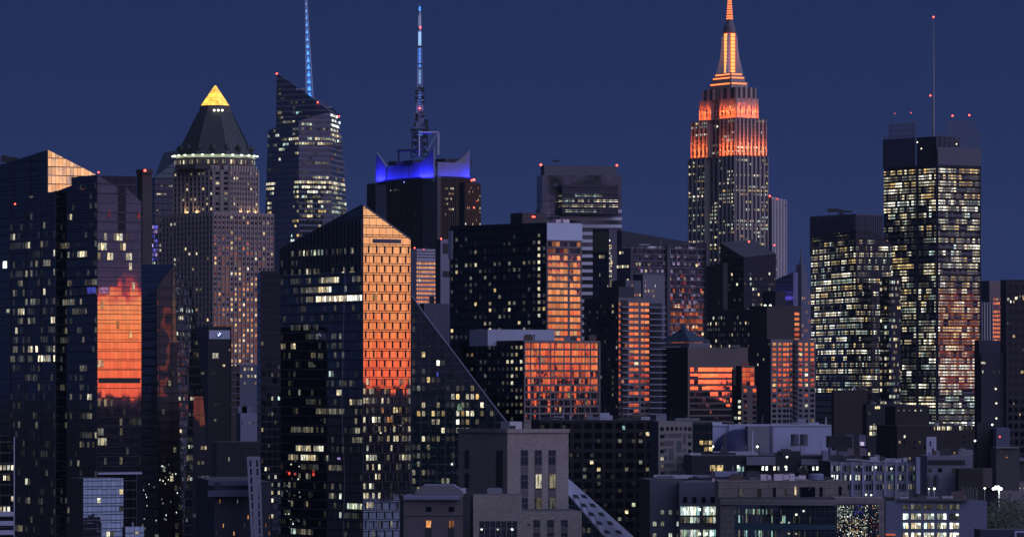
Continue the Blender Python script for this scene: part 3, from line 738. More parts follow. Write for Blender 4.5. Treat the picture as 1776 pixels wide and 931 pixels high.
    s.part('mast_platform', lambda b: [b.box((mx, my, PZ(y, Y)), (w * k, w * k, h * k), DARK) for y, w, h in ((223, 34, 3), (229, 26, 2), (150, 11, 1.5), (108, 10, 1.5), (78, 10, 2))])
    s.part('mast_tube', lambda b: (b.tube((mx, my, PZ(78, Y)), (mx, my, PZ(18, Y)), 2.4 * k, plain('mast white', (.5, .52, .62), .4), 10, 2.0 * k), b.tube((mx, my, PZ(18, Y)), (mx, my, PZ(2, Y)), .9 * k, STEEL, 6, .5 * k)))
    for y0, y1, r, mt in ((77, 52, 2.6, emit('led white blue', (.35, .62, 1.0), .95)), (44, 24, 2.5, emit('led grey blue', (.38, .42, .80), .42)), (114, 80, 2.0, led), (143, 118, 2.2, ledp), (16, 8, 1.6, led)):
        s.part('led_tube', lambda b: b.tube((mx, my, PZ(y0, Y)), (mx, my, PZ(y1, Y)), r * k, mt, 10))
    for i in range(9): s.part('led_ring', lambda b: b.lathe((mx, my, PZ(186 - i * 4.6 if i < 7 else 226 + (i - 7) * 6, Y)), [(5.2 * k, 0), (5.4 * k, .5 * k), (5.2 * k, 1.0 * k)], emit('led ring', (.08, .25, .9), .9), 10))
    R_ = random.Random(8)
    def dishes(b):
        for i in range(26):
            y = R_.uniform(150, 262); sx = R_.choice((-1, 1)); x = mx + sx * R_.uniform(5, 14 if y > 205 else 6.5) * k
            b.box((x, my - 4, PZ(y, Y)), (R_.uniform(1, 3), 1.5, R_.uniform(1, 4.5)), DARK if R_.random() < .7 else STEEL)
    s.part('mast_antenna', dishes)
    g = plain('gantry paint', (.42, .42, .50), .5)
    def gantry(b):
        y = my - 14
        for a, c in (((727, 270), (727, 229)), ((727, 229), (760, 229)), ((760, 229), (760, 268)), ((758, 231), (740, 262))):
            b.tube((PX(a[0], y), y, PZ(a[1], Y)), (PX(c[0], y), y, PZ(c[1], Y)), .8 if a[0] != 758 else .35, g, 5)
    s.part('gantry', gantry)
    s.part('roof_beam', lambda b: [b.tube((PX(688, my), my, PZ(259, Y)), (PX(728, my), my, PZ(258, Y)), 1.0, DARK, 5), b.tube((PX(692, my), my, PZ(280, Y)), (PX(692, my), my, PZ(259, Y)), .7, DARK, 5)])
    for x, y in ((729, 48), (728, 188)): s.beacon(x, y, Y=my - 5, r=1.6)
    s.beacon(701, 316, Y=Y - 30 + 30, r=1.0, mat=emit('lamp blue', (.2, .25, 1), 3)); s.beacon(822, 312, Y=Y - 10, r=2.2)
    s.done()
    s = Bld('office_slab', 'black slab peeping out left of the blue-crowned tower', 'building', 651, 3500)
    s.block(636, 651, 670, 318, mr=wall('black slab', (.02, .02, .022)), ml=wall('black slab', (.02, .02, .022))); s.done()
    s = Bld('office_block', 'dark block with scattered lights right of the blue-crowned tower', 'building', 806, 3330)
    s.block(796, 806, 834, 316, mr=d, ml=d, ytr=318); s.windows('r', 322, 400, 7, 9, p=.16, kinds='cwed', wf=.5); s.beacon(818, 313, r=1.6); s.beacon(822, 360, r=1.2); s.beacon(827, 349, r=1.0, mat=RED2); s.done()
crown_tower()

# ------------------------------------------------------------------ crystalline glass tower with lit spire
def crystal_tower():
    s = Bld('glass_tower', 'faceted glass tower with slanted top and blue lattice spire', 'skyscraper', 540, 3600); Y = s.Y
    g = glass('crystal curtain', 2.4, 4.4, .10, .30, tilt=.0015, ior=2.2, tint=(.022, .024, .034), mull=(.14, .14, .18), warp=.002, wscale=.03)
    q = lambda x, y, dy: Vector((PX(x, Y + dy), Y + dy, PZ(y, Y + dy)))
    FZ = []
    def facet(bl, br, tr, tl, w=True):
        P = [q(*p) for p in (bl, br, tr, tl)]; n = (P[1] - P[0]).normalized()
        FZ.append((P, [((p - P[0]).dot(n), p.z) for p in P])); return Face(P[0], P[1], P[3], P[2])
    f1 = facet((454, 560, 45), (519, 560, 4), (518, 210, 4), (465, 226, 42)); f2 = facet((519, 560, 4), (577, 560, 12), (573, 194, 12), (518, 210, 4))
    f3 = facet((577, 560, 12), (616, 560, 60), (589, 203, 58), (573, 194, 12)); f4 = facet((477, 300, 52), (545, 300, 30), (545, 172, 30), (480, 127, 52)); f5 = facet((545, 300, 30), (573, 300, 24), (573, 194, 24), (545, 172, 30))
    def walls(b):
        for P, uv in FZ: b.poly(P, g, uv)
        back = [q(454, 560, 45), q(465, 226, 42), q(478, 226, 52), q(480, 127, 52), q(573, 194, 80), q(589, 203, 58), q(616, 560, 60)]
        b.poly([q(480, 127, 52), q(545, 172, 30), q(573, 194, 24), q(589, 203, 58), q(560, 178, 95)], g); b.poly([q(465, 226, 42), q(518, 210, 4), q(573, 194, 12), q(573, 196, 60), q(480, 222, 60)], g)
        b.poly([q(454, 560, 45), q(465, 226, 42), q(480, 222, 100), q(470, 560, 100)], g); b.poly([q(616, 560, 60), q(600, 560, 110), q(580, 190, 110), q(589, 203, 58)], g); b.poly([q(480, 300, 100), q(600, 300, 110), q(580, 190, 110), q(480, 127, 60)], g)
    s.part('wall', walls)
    zs = [(0, 100, 700, 190, .05), (0, 262, 700, 300, .28, 'wdd', None, 5), (0, 315, 700, 338, .85, 'wwwcW', None, 9), (0, 338, 700, 460, .42, 'wwyddc', None, 2.6)]
    for f, n in ((f1, 16), (f2, 12), (f3, 7), (f4, 16)):
        s.windows(f, 135, 440, 8.4, n, wf=.90, hf=.55, p=.24, run=3.5, rowvar=.5, faint=.15, kinds='wwcdd', zones=zs + ([(0, 190, 700, 245, .75, 'wC', None, 6)] if f is f3 else []) , out=.25)
    s.one(f4, 512, 194, 522, 199, 'g'); s.one(f4, 480, 193, 487, 199, 'w')
    # spire: tapering lattice with blue lamps inside
    mx, my, k = PX(537, Y + 40), Y + 40, Y / F; sm = plain('spire paint', (.35, .42, .62), .4); led = emit('spire led', (.05, .32, 1.0), 1.7); ledp = emit('spire led bright', (.25, .55, 1), 2.0)
    xs = lambda y: PX(lerp(531, 537, (y - 0) / 165.0), my); ws = lambda y: lerp(.9, 7.0, max(0, (y + 20) / 185.0)) * k
    def legs(b):
        n = 20
        for i in range(n):
            ya, yb = lerp(170, -40, i / n), lerp(170, -40, (i + 1) / n); wa, wb = max(.5, ws(ya)), max(.5, ws(yb))
            ca = [(xs(ya) + cos(t) * wa, my + sin(t) * wa, PZ(ya, Y)) for t in (-2.6, -.5, 1.57)]; cb = [(xs(yb) + cos(t) * wb, my + sin(t) * wb, PZ(yb, Y)) for t in (-2.6, -.5, 1.57)]
            for a in range(3):
                b.tube(ca[a], cb[a], .55, sm, 5); b.tube(ca[a], cb[(a + 1) % 3], .3, sm, 4); b.tube(ca[(a + 1) % 3], cb[a], .3, sm, 4); b.tube(cb[a], cb[(a + 1) % 3], .3, sm, 4)
    s.part('spire', legs)
    for i in range(14):
        y = 164 - i * 12.4
        if y < -20: break
        h = 9.5
        s.part('led_cone', lambda b: b.lathe((xs(y), my, 0), [(ws(y) * .62, PZ(y, Y)), (ws(y) * .5, PZ(y - 3, Y)), (ws(y) * .12, PZ(y - h, Y))], led, 6))
        s.part('led_lamp', lambda b: b.lathe((xs(y) - .3, my - ws(y) * .6, PZ(y - 1.5, Y)), [(1e-5, 0), (.28 * k * 3, .5 * k), (.2 * k * 3, 2.0 * k), (1e-5, 2.4 * k)], ledp, 6))
    s.part('roof_beam', lambda b: [b.tube((PX(514, my), my, PZ(150, Y)), (PX(533, my), my, PZ(151, Y)), 1.2, STEEL, 5), b.tube((PX(558, my), my, PZ(183, Y)), (PX(576, my), my, PZ(181, Y)), .9, STEEL, 5)])
    s.beacon(480, 128, Y=Y + 50); s.beacon(551, 178, Y=Y + 26, r=1.3); s.beacon(588, 202, Y=Y + 50, r=1.3); s.done()
crystal_tower()

# ------------------------------------------------------------------ brick tower with lit glass pyramid
def pyramid_tower():
    s = Bld('pyramid_tower', 'stepped brick tower with dark copper roof and glowing yellow pyramid tip', 'skyscraper', 370, 2450); Y = s.Y
    br = wall('pinkish brick', (.29, .225, .20), scale=.04); brl = wall('pale brick', (.38, .31, .28)); dk = wall('dark brick', (.10, .08, .085))
    s.block(275, 370, 475, 368, a=35, mr=br, ml=br, key='1')
    zs = [(290, 385, 312, 425, .45, 'wwd'), (300, 420, 372, 470, .14, 'wwd'), (400, 470, 480, 640, .50, 'yywow', WINB), (372, 440, 400, 700, .15, 'yod', WINB), (372, 395, 480, 440, .10, 'woy', MIR), (395, 630, 480, 700, .4, 'yyw', WIND)]  # many yellow and orange lit panes on the right face paint in mirrored sunset
    s.windows('1l', 372, 700, 8.9, 15, wf=.42, hf=.52, p=.08, kinds='wyed', dark=WIND, darkp=1, zones=zs, out=.05); s.windows('1r', 372, 700, 8.9, 15, wf=.46, hf=.55, p=.16, kinds='wwyo', dark=WINB, zones=zs, out=.05)
    s.fins('1l', 15, .16, 369, 700, br, d=.5); s.fins('1r', 15, .16, 369, 700, br, d=.5)
    # upper, chamfered tier
    C, R, B, L = s.foot(288, 383, 463, Y + 8, 43); e1 = (R - C).normalized(); e2 = (L - C).normalized(); ch = 6.5
    fp = [C + e1 * ch, R - e1 * ch, R + e2 * ch, B - e2 * ch, B - e1 * ch, L + e1 * ch, L - e2 * ch, C + e2 * ch]
    zb, zt = PZ(372, Y), PZ(292, Y)
    s.part('wall', lambda b: b.prism(fp, zb, zt, br)); s.part('roof', lambda b: b.poly([(p.x, p.y, zt - .03) for p in fp], ROOF))
    v = lambda p, z: (p.x, p.y, z); fc = lambda i, j: Face(v(fp[i], zb), v(fp[j], zb), v(fp[i], zt), v(fp[j], zt))
    fr, fl, fm = fc(0, 1), fc(6, 7), fc(7, 0)
    for f, n in ((fr, 10), (fl, 10), (fm, 2)):
        s.windows(f, 294, 368, 8.9, n, wf=.45, hf=.5, p=.15, kinds='wwyd', dark=WIND, darkp=1, out=.05); s.fins(f, n, .18, 292, 368, brl, d=.6)
        s.part('cornice', lambda b: [b.box(f.pt(u, zt + .9) - f.n * .8, (f.len / n * .5, 1.8, 2.6), brl, math.atan2(f.d.y, f.d.x)) for u in [(k + .5) / n for k in range(n)]])
    for f, us in ((fl, (.35, .6)), (fr, (.35, .62, .9))):
        floods(s, [(f, u - .03, u + .03) for u in us], PZ(367, Y), 120, (1, .72, .36), off=.9, tilt=8)
    ctr = (C + B) / 2; k = Y / F
    cx, cy = PX(373.5, ctr.y), ctr.y; kk = ctr.y / F
    def octo(r0, y0, r1, y1, mat, b, n=8, ph=pi / 8 + radians(43)):
        z0, z1 = PZ(y0, cy), PZ(y1, cy)
        A = [(cx + r0 * kk * cos(ph + 2 * pi * i / n), cy + r0 * kk * sin(ph + 2 * pi * i / n), z0) for i in range(n)]; Q = [(cx + r1 * kk * cos(ph + 2 * pi * i / n), cy + r1 * kk * sin(ph + 2 * pi * i / n), z1) for i in range(n)]
        for i in range(n):
            j = (i + 1) % n; b.poly([A[i], A[j], Q[j], Q[i]] if r1 > .01 else [A[i], A[j], Q[j]], mat)
        if r1 > .01: b.poly(Q, mat)
    s.part('drum', lambda b: octo(72, 296, 71, 276, dk, b))
    def drumwin(b):
        for i in range(44):
            t = pi + pi * (i + .5) / 44
            if i % 3 == 0: continue
            r = 70.5 * kk; dx, dy = cos(t), sin(t); ex = Vector((-dy, dx, 0)); c = Vector((cx + dx * r, cy + dy * r, PZ(284, cy)))
            w = .55; h = 1.2; b.poly([c - ex * w - Vector((0, 0, h)), c + ex * w - Vector((0, 0, h)), c + ex * w + Vector((0, 0, h)), c - ex * w + Vector((0, 0, h))], KIND['d' if i % 2 else 'w'], [(i, 0), (i + .99, 0), (i + .99, .99), (i, .99)])
    s.part('drum_window', drumwin, kind='stuff')
    s.part('light_ring', lambda b: octo(73, 275, 71.5, 271, emit('ring glow', (.85, 1.0, .62), .40), b))
    for i in range(13):
        t = pi + pi * (i + .5) / 13; o = bpy.data.objects.new('ring_lamp', bead_mesh(emit('ring lamp', (.9, 1, .75), 2.5))); COL.objects.link(o); o.parent = s.o
        r = 73.5 * kk; o.scale = (.8, .5, .5); o.location = s.loc((cx + r * cos(t), cy + r * sin(t), PZ(272, cy)))
    cop = wall('dark copper roof', (.026, .036, .036), rough=.6, var=.35)
    def roof(b):
        octo(70, 272, 60, 252, cop, b); octo(60, 252, 31.5, 196, cop, b)
        for i in range(8):
            for q in range(6):
                t0 = pi / 8 + radians(43) + 2 * pi * i / 8; t1 = t0 + 2 * pi / 8; f = q / 6
                P = lambda r, y: Vector((cx + r * kk * lerp(cos(t0), cos(t1), f), cy + r * kk * lerp(sin(t0), sin(t1), f), PZ(y, cy)))
                b.tube(P(60.3, 252), P(31.8, 196), .12, cop, 4); b.tube(P(70.3, 272), P(60.3, 252), .12, cop, 4)
    s.part('copper_roof', roof)
    [s.part('dormer', lambda b: b.lathe((cx + 62 * kk * cos(t), cy + 62 * kk * sin(t), PZ(259, cy)), [(1e-5, -2.0), (1.3, -1.4), (1.7, 0), (1.3, 1.4), (1e-5, 2.0)], cop, 8)) for t in [2 * pi * i / 16 for i in range(16)]]
    s.part('lantern', lambda b: (octo(29, 197, 28, 184, dk, b), octo(31, 198, 31, 195, dk, b)))
    for dx in (-2, 5, 12): s.beacon(373.5 + dx, 191.5, Y=cy - 28 * kk - 2, r=2.0, mat=emit('lantern lamp', (1, .97, .85), 3.5))
    gp = NT('glowing pyramid glass'); uv = gp.n('ShaderNodeUVMap'); sx = gp.n('ShaderNodeSeparateXYZ'); gp.l(uv.outputs[0], sx.inputs[0])
    a = gp.v('LESS_THAN', gp.v('FRACT', gp.v('DIVIDE', sx.outputs[0], 1.3)), .13); c = gp.v('LESS_THAN', gp.v('FRACT', gp.v('DIVIDE', sx.outputs[1], 1.5)), .13)
    nz = gp.n('ShaderNodeTexNoise'); nz.inputs['Scale'].default_value = .35; gp.l(uv.outputs[0], nz.inputs['Vector'])
    st = gp.v('MULTIPLY', gp.v('SUBTRACT', 1.0, gp.v('MULTIPLY', gp.v('MAXIMUM', a, c), .7)), gp.v('ADD', -.15, gp.v('MULTIPLY', nz.outputs[0], 2.0)))
    gp.pr(Base_Color=(.3, .2, .05), Emission_Color=(1, .55, .075), Emission_Strength=gp.v('MULTIPLY', st, 1.9)); gp.m.cycles.emission_sampling = 'NONE'
    def pyr(b):
        octo(26, 184, 1.5, 149, gp.m, b, 4, radians(20))
    s.part('glass_pyramid', pyr)
    s.part('pyramid_cap', lambda b: octo(2.0, 150, .3, 146.5, DARK, b, 4, radians(20)))
    s.cap = 100; s.done()
pyramid_tower()

def behind_pyramid():
    s = Bld('slender_tower', 'slender dark brown windowless tower left of the pyramid-topped tower', 'building', 247, 2300)
    m = wall('dark brown concrete', (.055, .043, .042)); s.block(237, 247, 264, 296, mr=m, ml=m); s.block(235.5, 247, 266, 293.5, mr=m, ml=m, Y=2299, yb=300, key='c'); s.beacon(251.5, 296, Y=2290, r=2.2); s.done()
    s = Bld('glass_tower', 'teal glass tower with slanted top half hidden behind the pyramid-topped tower', 'building', 268, 2900)
    g = glass('teal curtain', 2.5, 4, .08, .15, tilt=.002, ior=2.0, tint=(.01, .02, .026)); s.block(262, 268, 330, 308, mr=g, ml=g, a=20)
    s.part('slanted_roof', lambda b: b.poly([(PX(268, 2905), 2905, PZ(308, 2905)), (PX(330, 2930), 2930, PZ(308, 2930)), (PX(335, 2960), 2960, PZ(256, 2960)), (PX(284, 2940), 2940, PZ(265, 2940))], g))
    s.windows('r', 312, 470, 7, 18, wf=.8, hf=.4, p=.18, run=3, kinds='dwe'); s.windows('r', 366, 470, 7, 18, wf=.8, hf=.4, p=.12, run=3, kinds='db'); s.done()
    s = Bld('billboard_building', 'narrow building face washed by blue billboard light beside the brown tower', 'building', 263, 2750)
    s.block(261, 263, 276, 388, mr=glass('blue wall', 2, 4, .2, .2, ior=1.6), ml=DARK, a=10)
    s.windows('r', 390, 452, 8, 4, wf=.9, hf=.8, p=.85, kinds='bbbv', run=1); s.windows('r', 452, 476, 8, 4, p=.5, kinds='cd'); s.done()
behind_pyramid()
# ------------------------------------------------------------------ the middle distance
def middle():
    # crown-patterned tower left of centre
    s = Bld('office_tower', 'broad office tower with mottled dark crown and white floor bands below', 'skyscraper', 940, 2900)
    pat = glass('mottled crown', 6, 9, .05, .05, tilt=.01, ior=2.1, tint=(.05, .045, .05), warp=.16, wscale=.05, mull=(.05, .05, .06)); g = glass('green dark curtain', 2.4, 4.2, .06, .2, tilt=.002, ior=1.9, tint=(.006, .012, .013))
    a = 12
    s.block(931, 940, 1078, 304, mr=pat, ml=pat, a=a, ytr=304); s.block(938, 944, 1070, 287, Y=2912, mr=wall('crown band', (.10, .10, .12)), ml=wall('crown band', (.10, .10, .12)), a=a, yb=305, key='p')
    C, R, B, L = s.foot(936, 975, 1072, 2893, 14); zt = PZ(320, 2893); zb = PZ(372, 2893)
    s.part('glass_box', lambda b: b.prism([C, R, B, L], zb, zt, g, wall('crown band', (.10, .10, .12))))
    f1 = Face((*L, zb), (*C, zb), (*L, zt), (*C, zt)); f2 = Face((*C, zb), (*R, zb), (*C, zt), (*R, zt))
    zs = [(0, 347, 2000, 358, .9, 'Wwc', None, 8)]
    for f, n in ((f1, 6), (f2, 18)): s.windows(f, 326, 372, 9, n, wf=.9, hf=.45, p=.34, run=4, kinds='wceggd', zones=zs); s.bands(f, 321, 372, 9, .25, BAND)
    s.windows('r', 372, 600, 13, 34, wf=.8, hf=.42, p=.5, run=4, rowvar=.4, kinds='wwccyd', u0=.0, u1=1, dark=WIND, out=.15)
    s.bands('r', 365.5, 600, 13, .42, wall('white floor band', (.55, .56, .62)), d=.9, u0=.22); s.bands('l', 365.5, 600, 13, .42, wall('shaded floor band', (.2, .2, .22)), d=.9)  # left face repeats the floor bands with shade put into their colour
    s.beacon(938, 286, r=2); s.beacon(1070, 287, Y=2935, r=1.8)
    s.part('roof_crane', lambda b: b.tube((PX(958, 2930), 2930, PZ(280, 2930)), (PX(970, 2930), 2930, PZ(279, 2930)), .8, DARK, 4)); s.done()
    # dark wedge roof and red-lit office
    s = Bld('convention_block', 'dark building whose roof slopes down to the right below open sky', 'building', 1078, 2750)
    m = wall('dark slope wall', (.045, .045, .055)); s.block(1040, 1078, 1200, 400, a=8, ytr=421, ytl=397, mr=m, ml=m); s.done()
    s = Bld('office_block', 'long office block, its lower floors mirroring red sunset bands', 'building', 1090, 2600)
    g = glass('red band curtain', 1.6, 4.4, .08, .42, tilt=.003, ior=1.95, mull=(.06, .05, .055), warp=.003, wscale=.3, pane_var=.8); sd = wall('violet grey wall', (.06, .055, .075))
    C, R, B, L = s.foot(1056, 1091, 1226, 2600, 33, depth=60)
    s.block(1056, 1091, 1226, 430, a=33, ytr=421, mr=g, ml=sd)
    s.windows('r', 452, 590, 12, 26, wf=.7, hf=.45, p=.07, run=1, kinds='wyo', zones=[(1090, 452, 1110, 470, .9, 'w')]); s.windows('l', 432, 570, 12, 8, wf=.7, hf=.4, p=.16, run=2, kinds='wyw', zones=[(0, 440, 2000, 450, .9, 'wy')])
    s.fins('r', 1, .06, 428, 600, sd, d=1.5); s.bands('r', 430, 600, 11, .16, wall('mullion grey', (.10, .10, .13)), d=.5)
    s.part('stair_panel', lambda b: (lambda f: b.prism([f.pt(.47, 0).xy, f.pt(.51, 0).xy, f.pt(.51, 0).xy - f.n.xy * -1.5, f.pt(.47, 0).xy + f.n.xy * 1.5][::1], 0, PZ(424, 2600), sd, sd))(s.F['r']))
    s.done()
    s = Bld('office_tower', 'narrow olive-dark tower edged by a zigzag string of lit stair windows', 'building', 1056, 2500)
    ol = wall('olive panel', (.045, .05, .03)); dk = glass('olive dark', 2.4, 4, .1, .3, tilt=.003, ior=1.7)
    s.block(1028, 1056, 1070, 397, a=62, mr=wall('violet grey wall', (.06, .055, .075)), ml=dk, depth=None)
    s.part('olive_panel', lambda b: (lambda f: b.poly([f.pt(.02, PZ(437, 2500)) + f.n * .5, f.pt(.98, PZ(437, 2500)) + f.n * .5, f.pt(.98, PZ(402, 2500)) + f.n * .5, f.pt(.02, PZ(402, 2500)) + f.n * .5], ol))(s.F['l']))
    s.windows('l', 440, 600, 10.5, 8, p=.10, kinds='wde', zones=[(0, 440, 3000, 450, .6, 'wwd')]); s.windows('r', 415, 500, 4.4, 2, u0=0, u1=.35, wf=.7, hf=.7, p=.62, kinds='WWwy'); s.windows('r', 440, 520, 10.5, 4, p=.15, kinds='wy'); s.done()
    s = Bld('office_block', 'grey blank block with blue roof edge beside the red-banded office', 'building', 1115, 2450)
    m = wall('grey violet concrete', (.15, .14, .17)); s.block(1098, 1115, 1153, 476, a=31, mr=m, ml=wall('dark blank', (.03, .03, .04))); s.windows('r', 482, 570, 9, 8, u1=.6, p=.25, kinds='ceed', wf=.4); s.bands('r', 474.8, 476, 9, .3, wall('blue edge', (.03, .05, .22)), d=.3); s.done()
    # dark glass tower with sloping roof, and its dark neighbour
    s = Bld('glass_tower', 'dark blue glass tower with slanted roofline and red beacon below the deco tower', 'building', 1290, 2700)
    g = glass('blue black curtain', 2.5, 4.2, .05, .18, tilt=.0012, ior=1.6, tint=(.006, .008, .014)); s.block(1249, 1290, 1346, 446, a=17, ytl=421, ytr=440, mr=g, ml=g)
    s.part('sloped_screen', lambda b: [b.poly([(PX(1249, 2745), 2745, PZ(421, 2745)), (PX(1290, 2702), 2702, PZ(446, 2702)), (PX(1346, 2730), 2730, PZ(440, 2730)), (PX(1300, 2770), 2770, PZ(418, 2770))], wall('dark slope wall', (.045, .045, .055)))])
    s.windows('l', 470, 620, 9, 9, p=.10, faint=.25, kinds='wed', wf=.6); s.windows('r', 470, 620, 9, 12, faint=.3, p=.18, kinds='wced', wf=.6); s.beacon(1299, 419, Y=2690); s.beacon(1343, 425, Y=2690, r=1.2); s.done()
    s = Bld('dark_tower', 'black tower with very few lights standing left of the slanted glass tower', 'building', 1254, 2550)
    m = wall('black stone', (.015, .015, .018)); s.block(1225, 1254, 1262, 456, ytl=462, mr=m, ml=m, a=50); s.windows('l', 470, 620, 10, 6, p=.06, kinds='wde'); s.done()
    s = Bld('office_block', 'striped grey base block with rows of lit windows under the deco tower', 'building', 1196, 2820)
    m = wall('striped grey', (.08, .08, .11)); s.block(1192, 1196, 1230, 462, mr=m, ml=m, a=18); s.windows('r', 494, 600, 8.6, 9, wf=.75, hf=.42, p=.75, run=6, rowvar=.3, kinds='wwcc'); s.fins('r', 12, .3, 464, 492, wall('striped light', (.15, .15, .2)), d=.5); s.done()
    s = Bld('office_block', 'dark low-lit block with two bright lamps on its flank', 'building', 1336, 2400)
    m = wall('navy block', (.022, .022, .03)); s.block(1226, 1310, 1390, 536, a=31, mr=m, ml=m, Y=2400); s.windows('l', 545, 600, 10, 18, wf=.45, p=.16, faint=.3, kinds='wwde'); s.windows('r', 545, 640, 10, 10, p=.05, kinds='de')
    s.block(1322, 1345, 1362, 505, Y=2410, mr=m, ml=m, yb=536, key='t')
    for x in (1327, 1336): s.beacon(x, 530, Y=2330, r=2.3, mat=emit('white lamp', (.85, 1, .75), 3))
    s.done()
    s = Bld('green_roof_building', 'building with a blue-green pyramid roof ringed by blue light', 'building', 1195, 2250)
    m = wall('green grey stone', (.13, .13, .16)); C, R, B, L = s.block(1140, 1195, 1232, 594, mr=m, ml=m); k = 2250 / F
    cx, cy = (C + B) / 2
    def pyr(b):
        P = [(p.x, p.y, PZ(592, 2250)) for p in (C, R, B, L)]; t = [(lerp(cx, p.x, .12), lerp(cy, p.y, .12), PZ(572, cy)) for p in (C, R, B, L)]
        for i in range(4): b.poly([P[i], P[(i + 1) % 4], t[(i + 1) % 4], t[i]], wall('verdigris', (.022, .045, .075)))
        b.poly(t, wall('verdigris', (.022, .045, .075)))
    s.part('pyramid_roof', pyr); s.part('spire', lambda b: b.tube((cx, cy, PZ(573, cy)), (cx, cy, PZ(560, cy)), 2.4, wall('verdigris', (.022, .045, .075)), 6, .3))
    s.windows('l', 594, 601, 6, 16, wf=.6, hf=.7, p=.8, kinds='bbv'); s.windows('r', 594, 601, 6, 8, wf=.6, hf=.7, p=.3, kinds='bd'); s.done()
middle()

def residential():
    # dark residential tower with orange windows and balconies
    s = Bld('apartment_tower', 'apartment tower with balconies, paired windows glowing orange down its side', 'building', 1073, 1650)
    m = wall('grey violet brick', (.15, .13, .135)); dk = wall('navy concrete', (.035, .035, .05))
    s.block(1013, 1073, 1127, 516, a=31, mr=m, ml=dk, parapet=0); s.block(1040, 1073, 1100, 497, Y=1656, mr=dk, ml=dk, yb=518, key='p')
    s.windows('l', 525, 725, 10.3, 9, wf=.4, hf=.5, p=.08, faint=.15, kinds='wde', dark=WIND, darkp=.5)
    fx = [(.0, .05), (.33, .47), (.49, .63), (.71, .81), (.83, .97)]
    s.windows('r', 522, 728, 10.3, 5, hf=.5, p=.05, kinds='wy', dark=MIR, fx=fx)
    s.part('balcony_recess', lambda b: (lambda f: b.poly([f.pt(.06, PZ(728, 1650)) + f.n * .05, f.pt(.29, PZ(728, 1650)) + f.n * .05, f.pt(.29, PZ(520, 1650)) + f.n * .05, f.pt(.06, PZ(520, 1650)) + f.n * .05], BAND))(s.F['r']))
    f = s.F['r']
    for r in range(20):
        z = PZ(524 + r * 10.3 + 8.5, 1650)
        s.part('balcony', lambda b: b.box(f.pt(.175, z) + f.n * .9, (f.len * .26, 1.8, .35), wall('balcony edge', (.25, .25, .32)), math.atan2(f.d.y, f.d.x)))
        s.part('balcony', lambda b: b.box(f.pt(1.0, z) + Vector((2.6, 0, 0)) , (7.0, 1.6, .30), wall('balcony edge', (.25, .25, .32)), math.atan2(f.d.y, f.d.x)))
    s.part('side_bay', lambda b: b.prism([Vector(f.pt(1, 0).xy) + Vector((.05, .6)), Vector(f.pt(1, 0).xy) + Vector((4.6, 3.5)), Vector(f.pt(1, 0).xy) + Vector((4.6, 12)), Vector(f.pt(1, 0).xy) + Vector((.05, 12))], 0, PZ(525, 1650), dk, dk))
    s.windows(Face(f.pt(.06, PZ(728, 1650)) + f.n * .1, f.pt(.29, PZ(728, 1650)) + f.n * .1, f.pt(.06, PZ(520, 1650)) + f.n * .1, f.pt(.29, PZ(520, 1650)) + f.n * .1), 522, 728, 10.3, 2, wf=.8, hf=.6, p=.07, kinds='ywd')
    s.done()
    s = Bld('office_block', 'navy setback block behind the balcony apartment tower', 'building', 1062, 2150)
    m = wall('navy concrete', (.035, .035, .05)); s.block(1036, 1062, 1078, 497, mr=wall('grey navy', (.09, .09, .12)), ml=m); s.block(1060, 1085, 1112, 486, Y=2140, mr=wall('grey navy', (.09, .09, .12)), ml=m, key='b'); s.windows('bl', 492, 540, 8, 4, p=.2, kinds='cwe'); s.windows('br', 492, 520, 8, 6, p=.15, kinds='cwe'); s.done()
    # twin-height slab: black flank, orange windows
    s = Bld('apartment_tower', 'black-sided slab with blank pale top panel over orange mirrored windows', 'building', 948, 1950)
    m = wall('purple grey frame', (.17, .14, .135)); bk = glass('black flank', 4, 3.9, .2, .3, tilt=.004, ior=1.3, tint=(.005, .005, .007), mull=(.006, .006, .008))
    s.block(780, 948, 1009, 386, ytl=392, a=31, mr=m, ml=bk)
    s.part('top_panel', lambda b: (lambda f: b.poly([f.pt(0, PZ(416, 1950)) + f.n * .4, f.pt(1, PZ(416, 1950)) + f.n * .4, f.pt(1, PZ(386.5, 1950)) + f.n * .4, f.pt(0, PZ(386.5, 1950)) + f.n * .4], wall('pale panel', (.48, .52, .64), var=.05)))(s.F['r']))
    fxo = [(.04 + i * .112, .04 + i * .112 + .104) for i in range(5)] + [(.66 + i * .10, .66 + i * .10 + .094) for i in range(3)]
    s.windows('r', 417, 596, 11.9, 8, hf=.66, p=.05, kinds='wyyd', dark=MIR, fx=fxo, zones=[(0, 417, 3000, 442, .05, 'bd', WIND)])
    s.bands('r', 417, 596, 11.9, .2, m, d=.35)
    s.windows('l', 402, 590, 11.6, 20, wf=.5, hf=.55, p=.17, faint=.22, kinds='wddyeee', out=.1, zones=[(928, 400, 936, 560, .72, 'wwW'), (880, 520, 890, 540, .8, 'w'), (800, 400, 812, 590, .0)])
    s.part('edge_frame', lambda b: (lambda f: b.prism([f.pt(.0, 0).xy + f.n.xy * .8, f.pt(.035, 0).xy + f.n.xy * .8, f.pt(.035, 0).xy - f.n.xy * .0, f.pt(0, 0).xy], PZ(442, 1950), PZ(391, 1950), wall('pale edge', (.34, .34, .42)), wall('pale edge', (.34, .34, .42))))(s.F['l']))
    s.part('roof_box', lambda b: b.box((PX(916, 1985), 1985, PZ(382, 1985)), (12, 10, 6), DARK, radians(31)))
    s.part('roof_unit', lambda b: [b.box((PX(x, 1960), 1960, PZ(384, 1960)), (3.2, 3, 1.6), wall('pale roof unit', (.7, .55, .6)), radians(31)) for x in (967, 979)])
    for x in (906, 911, 924, 927): s.beacon(x, 376, Y=1980, r=1.3)
    s.done()
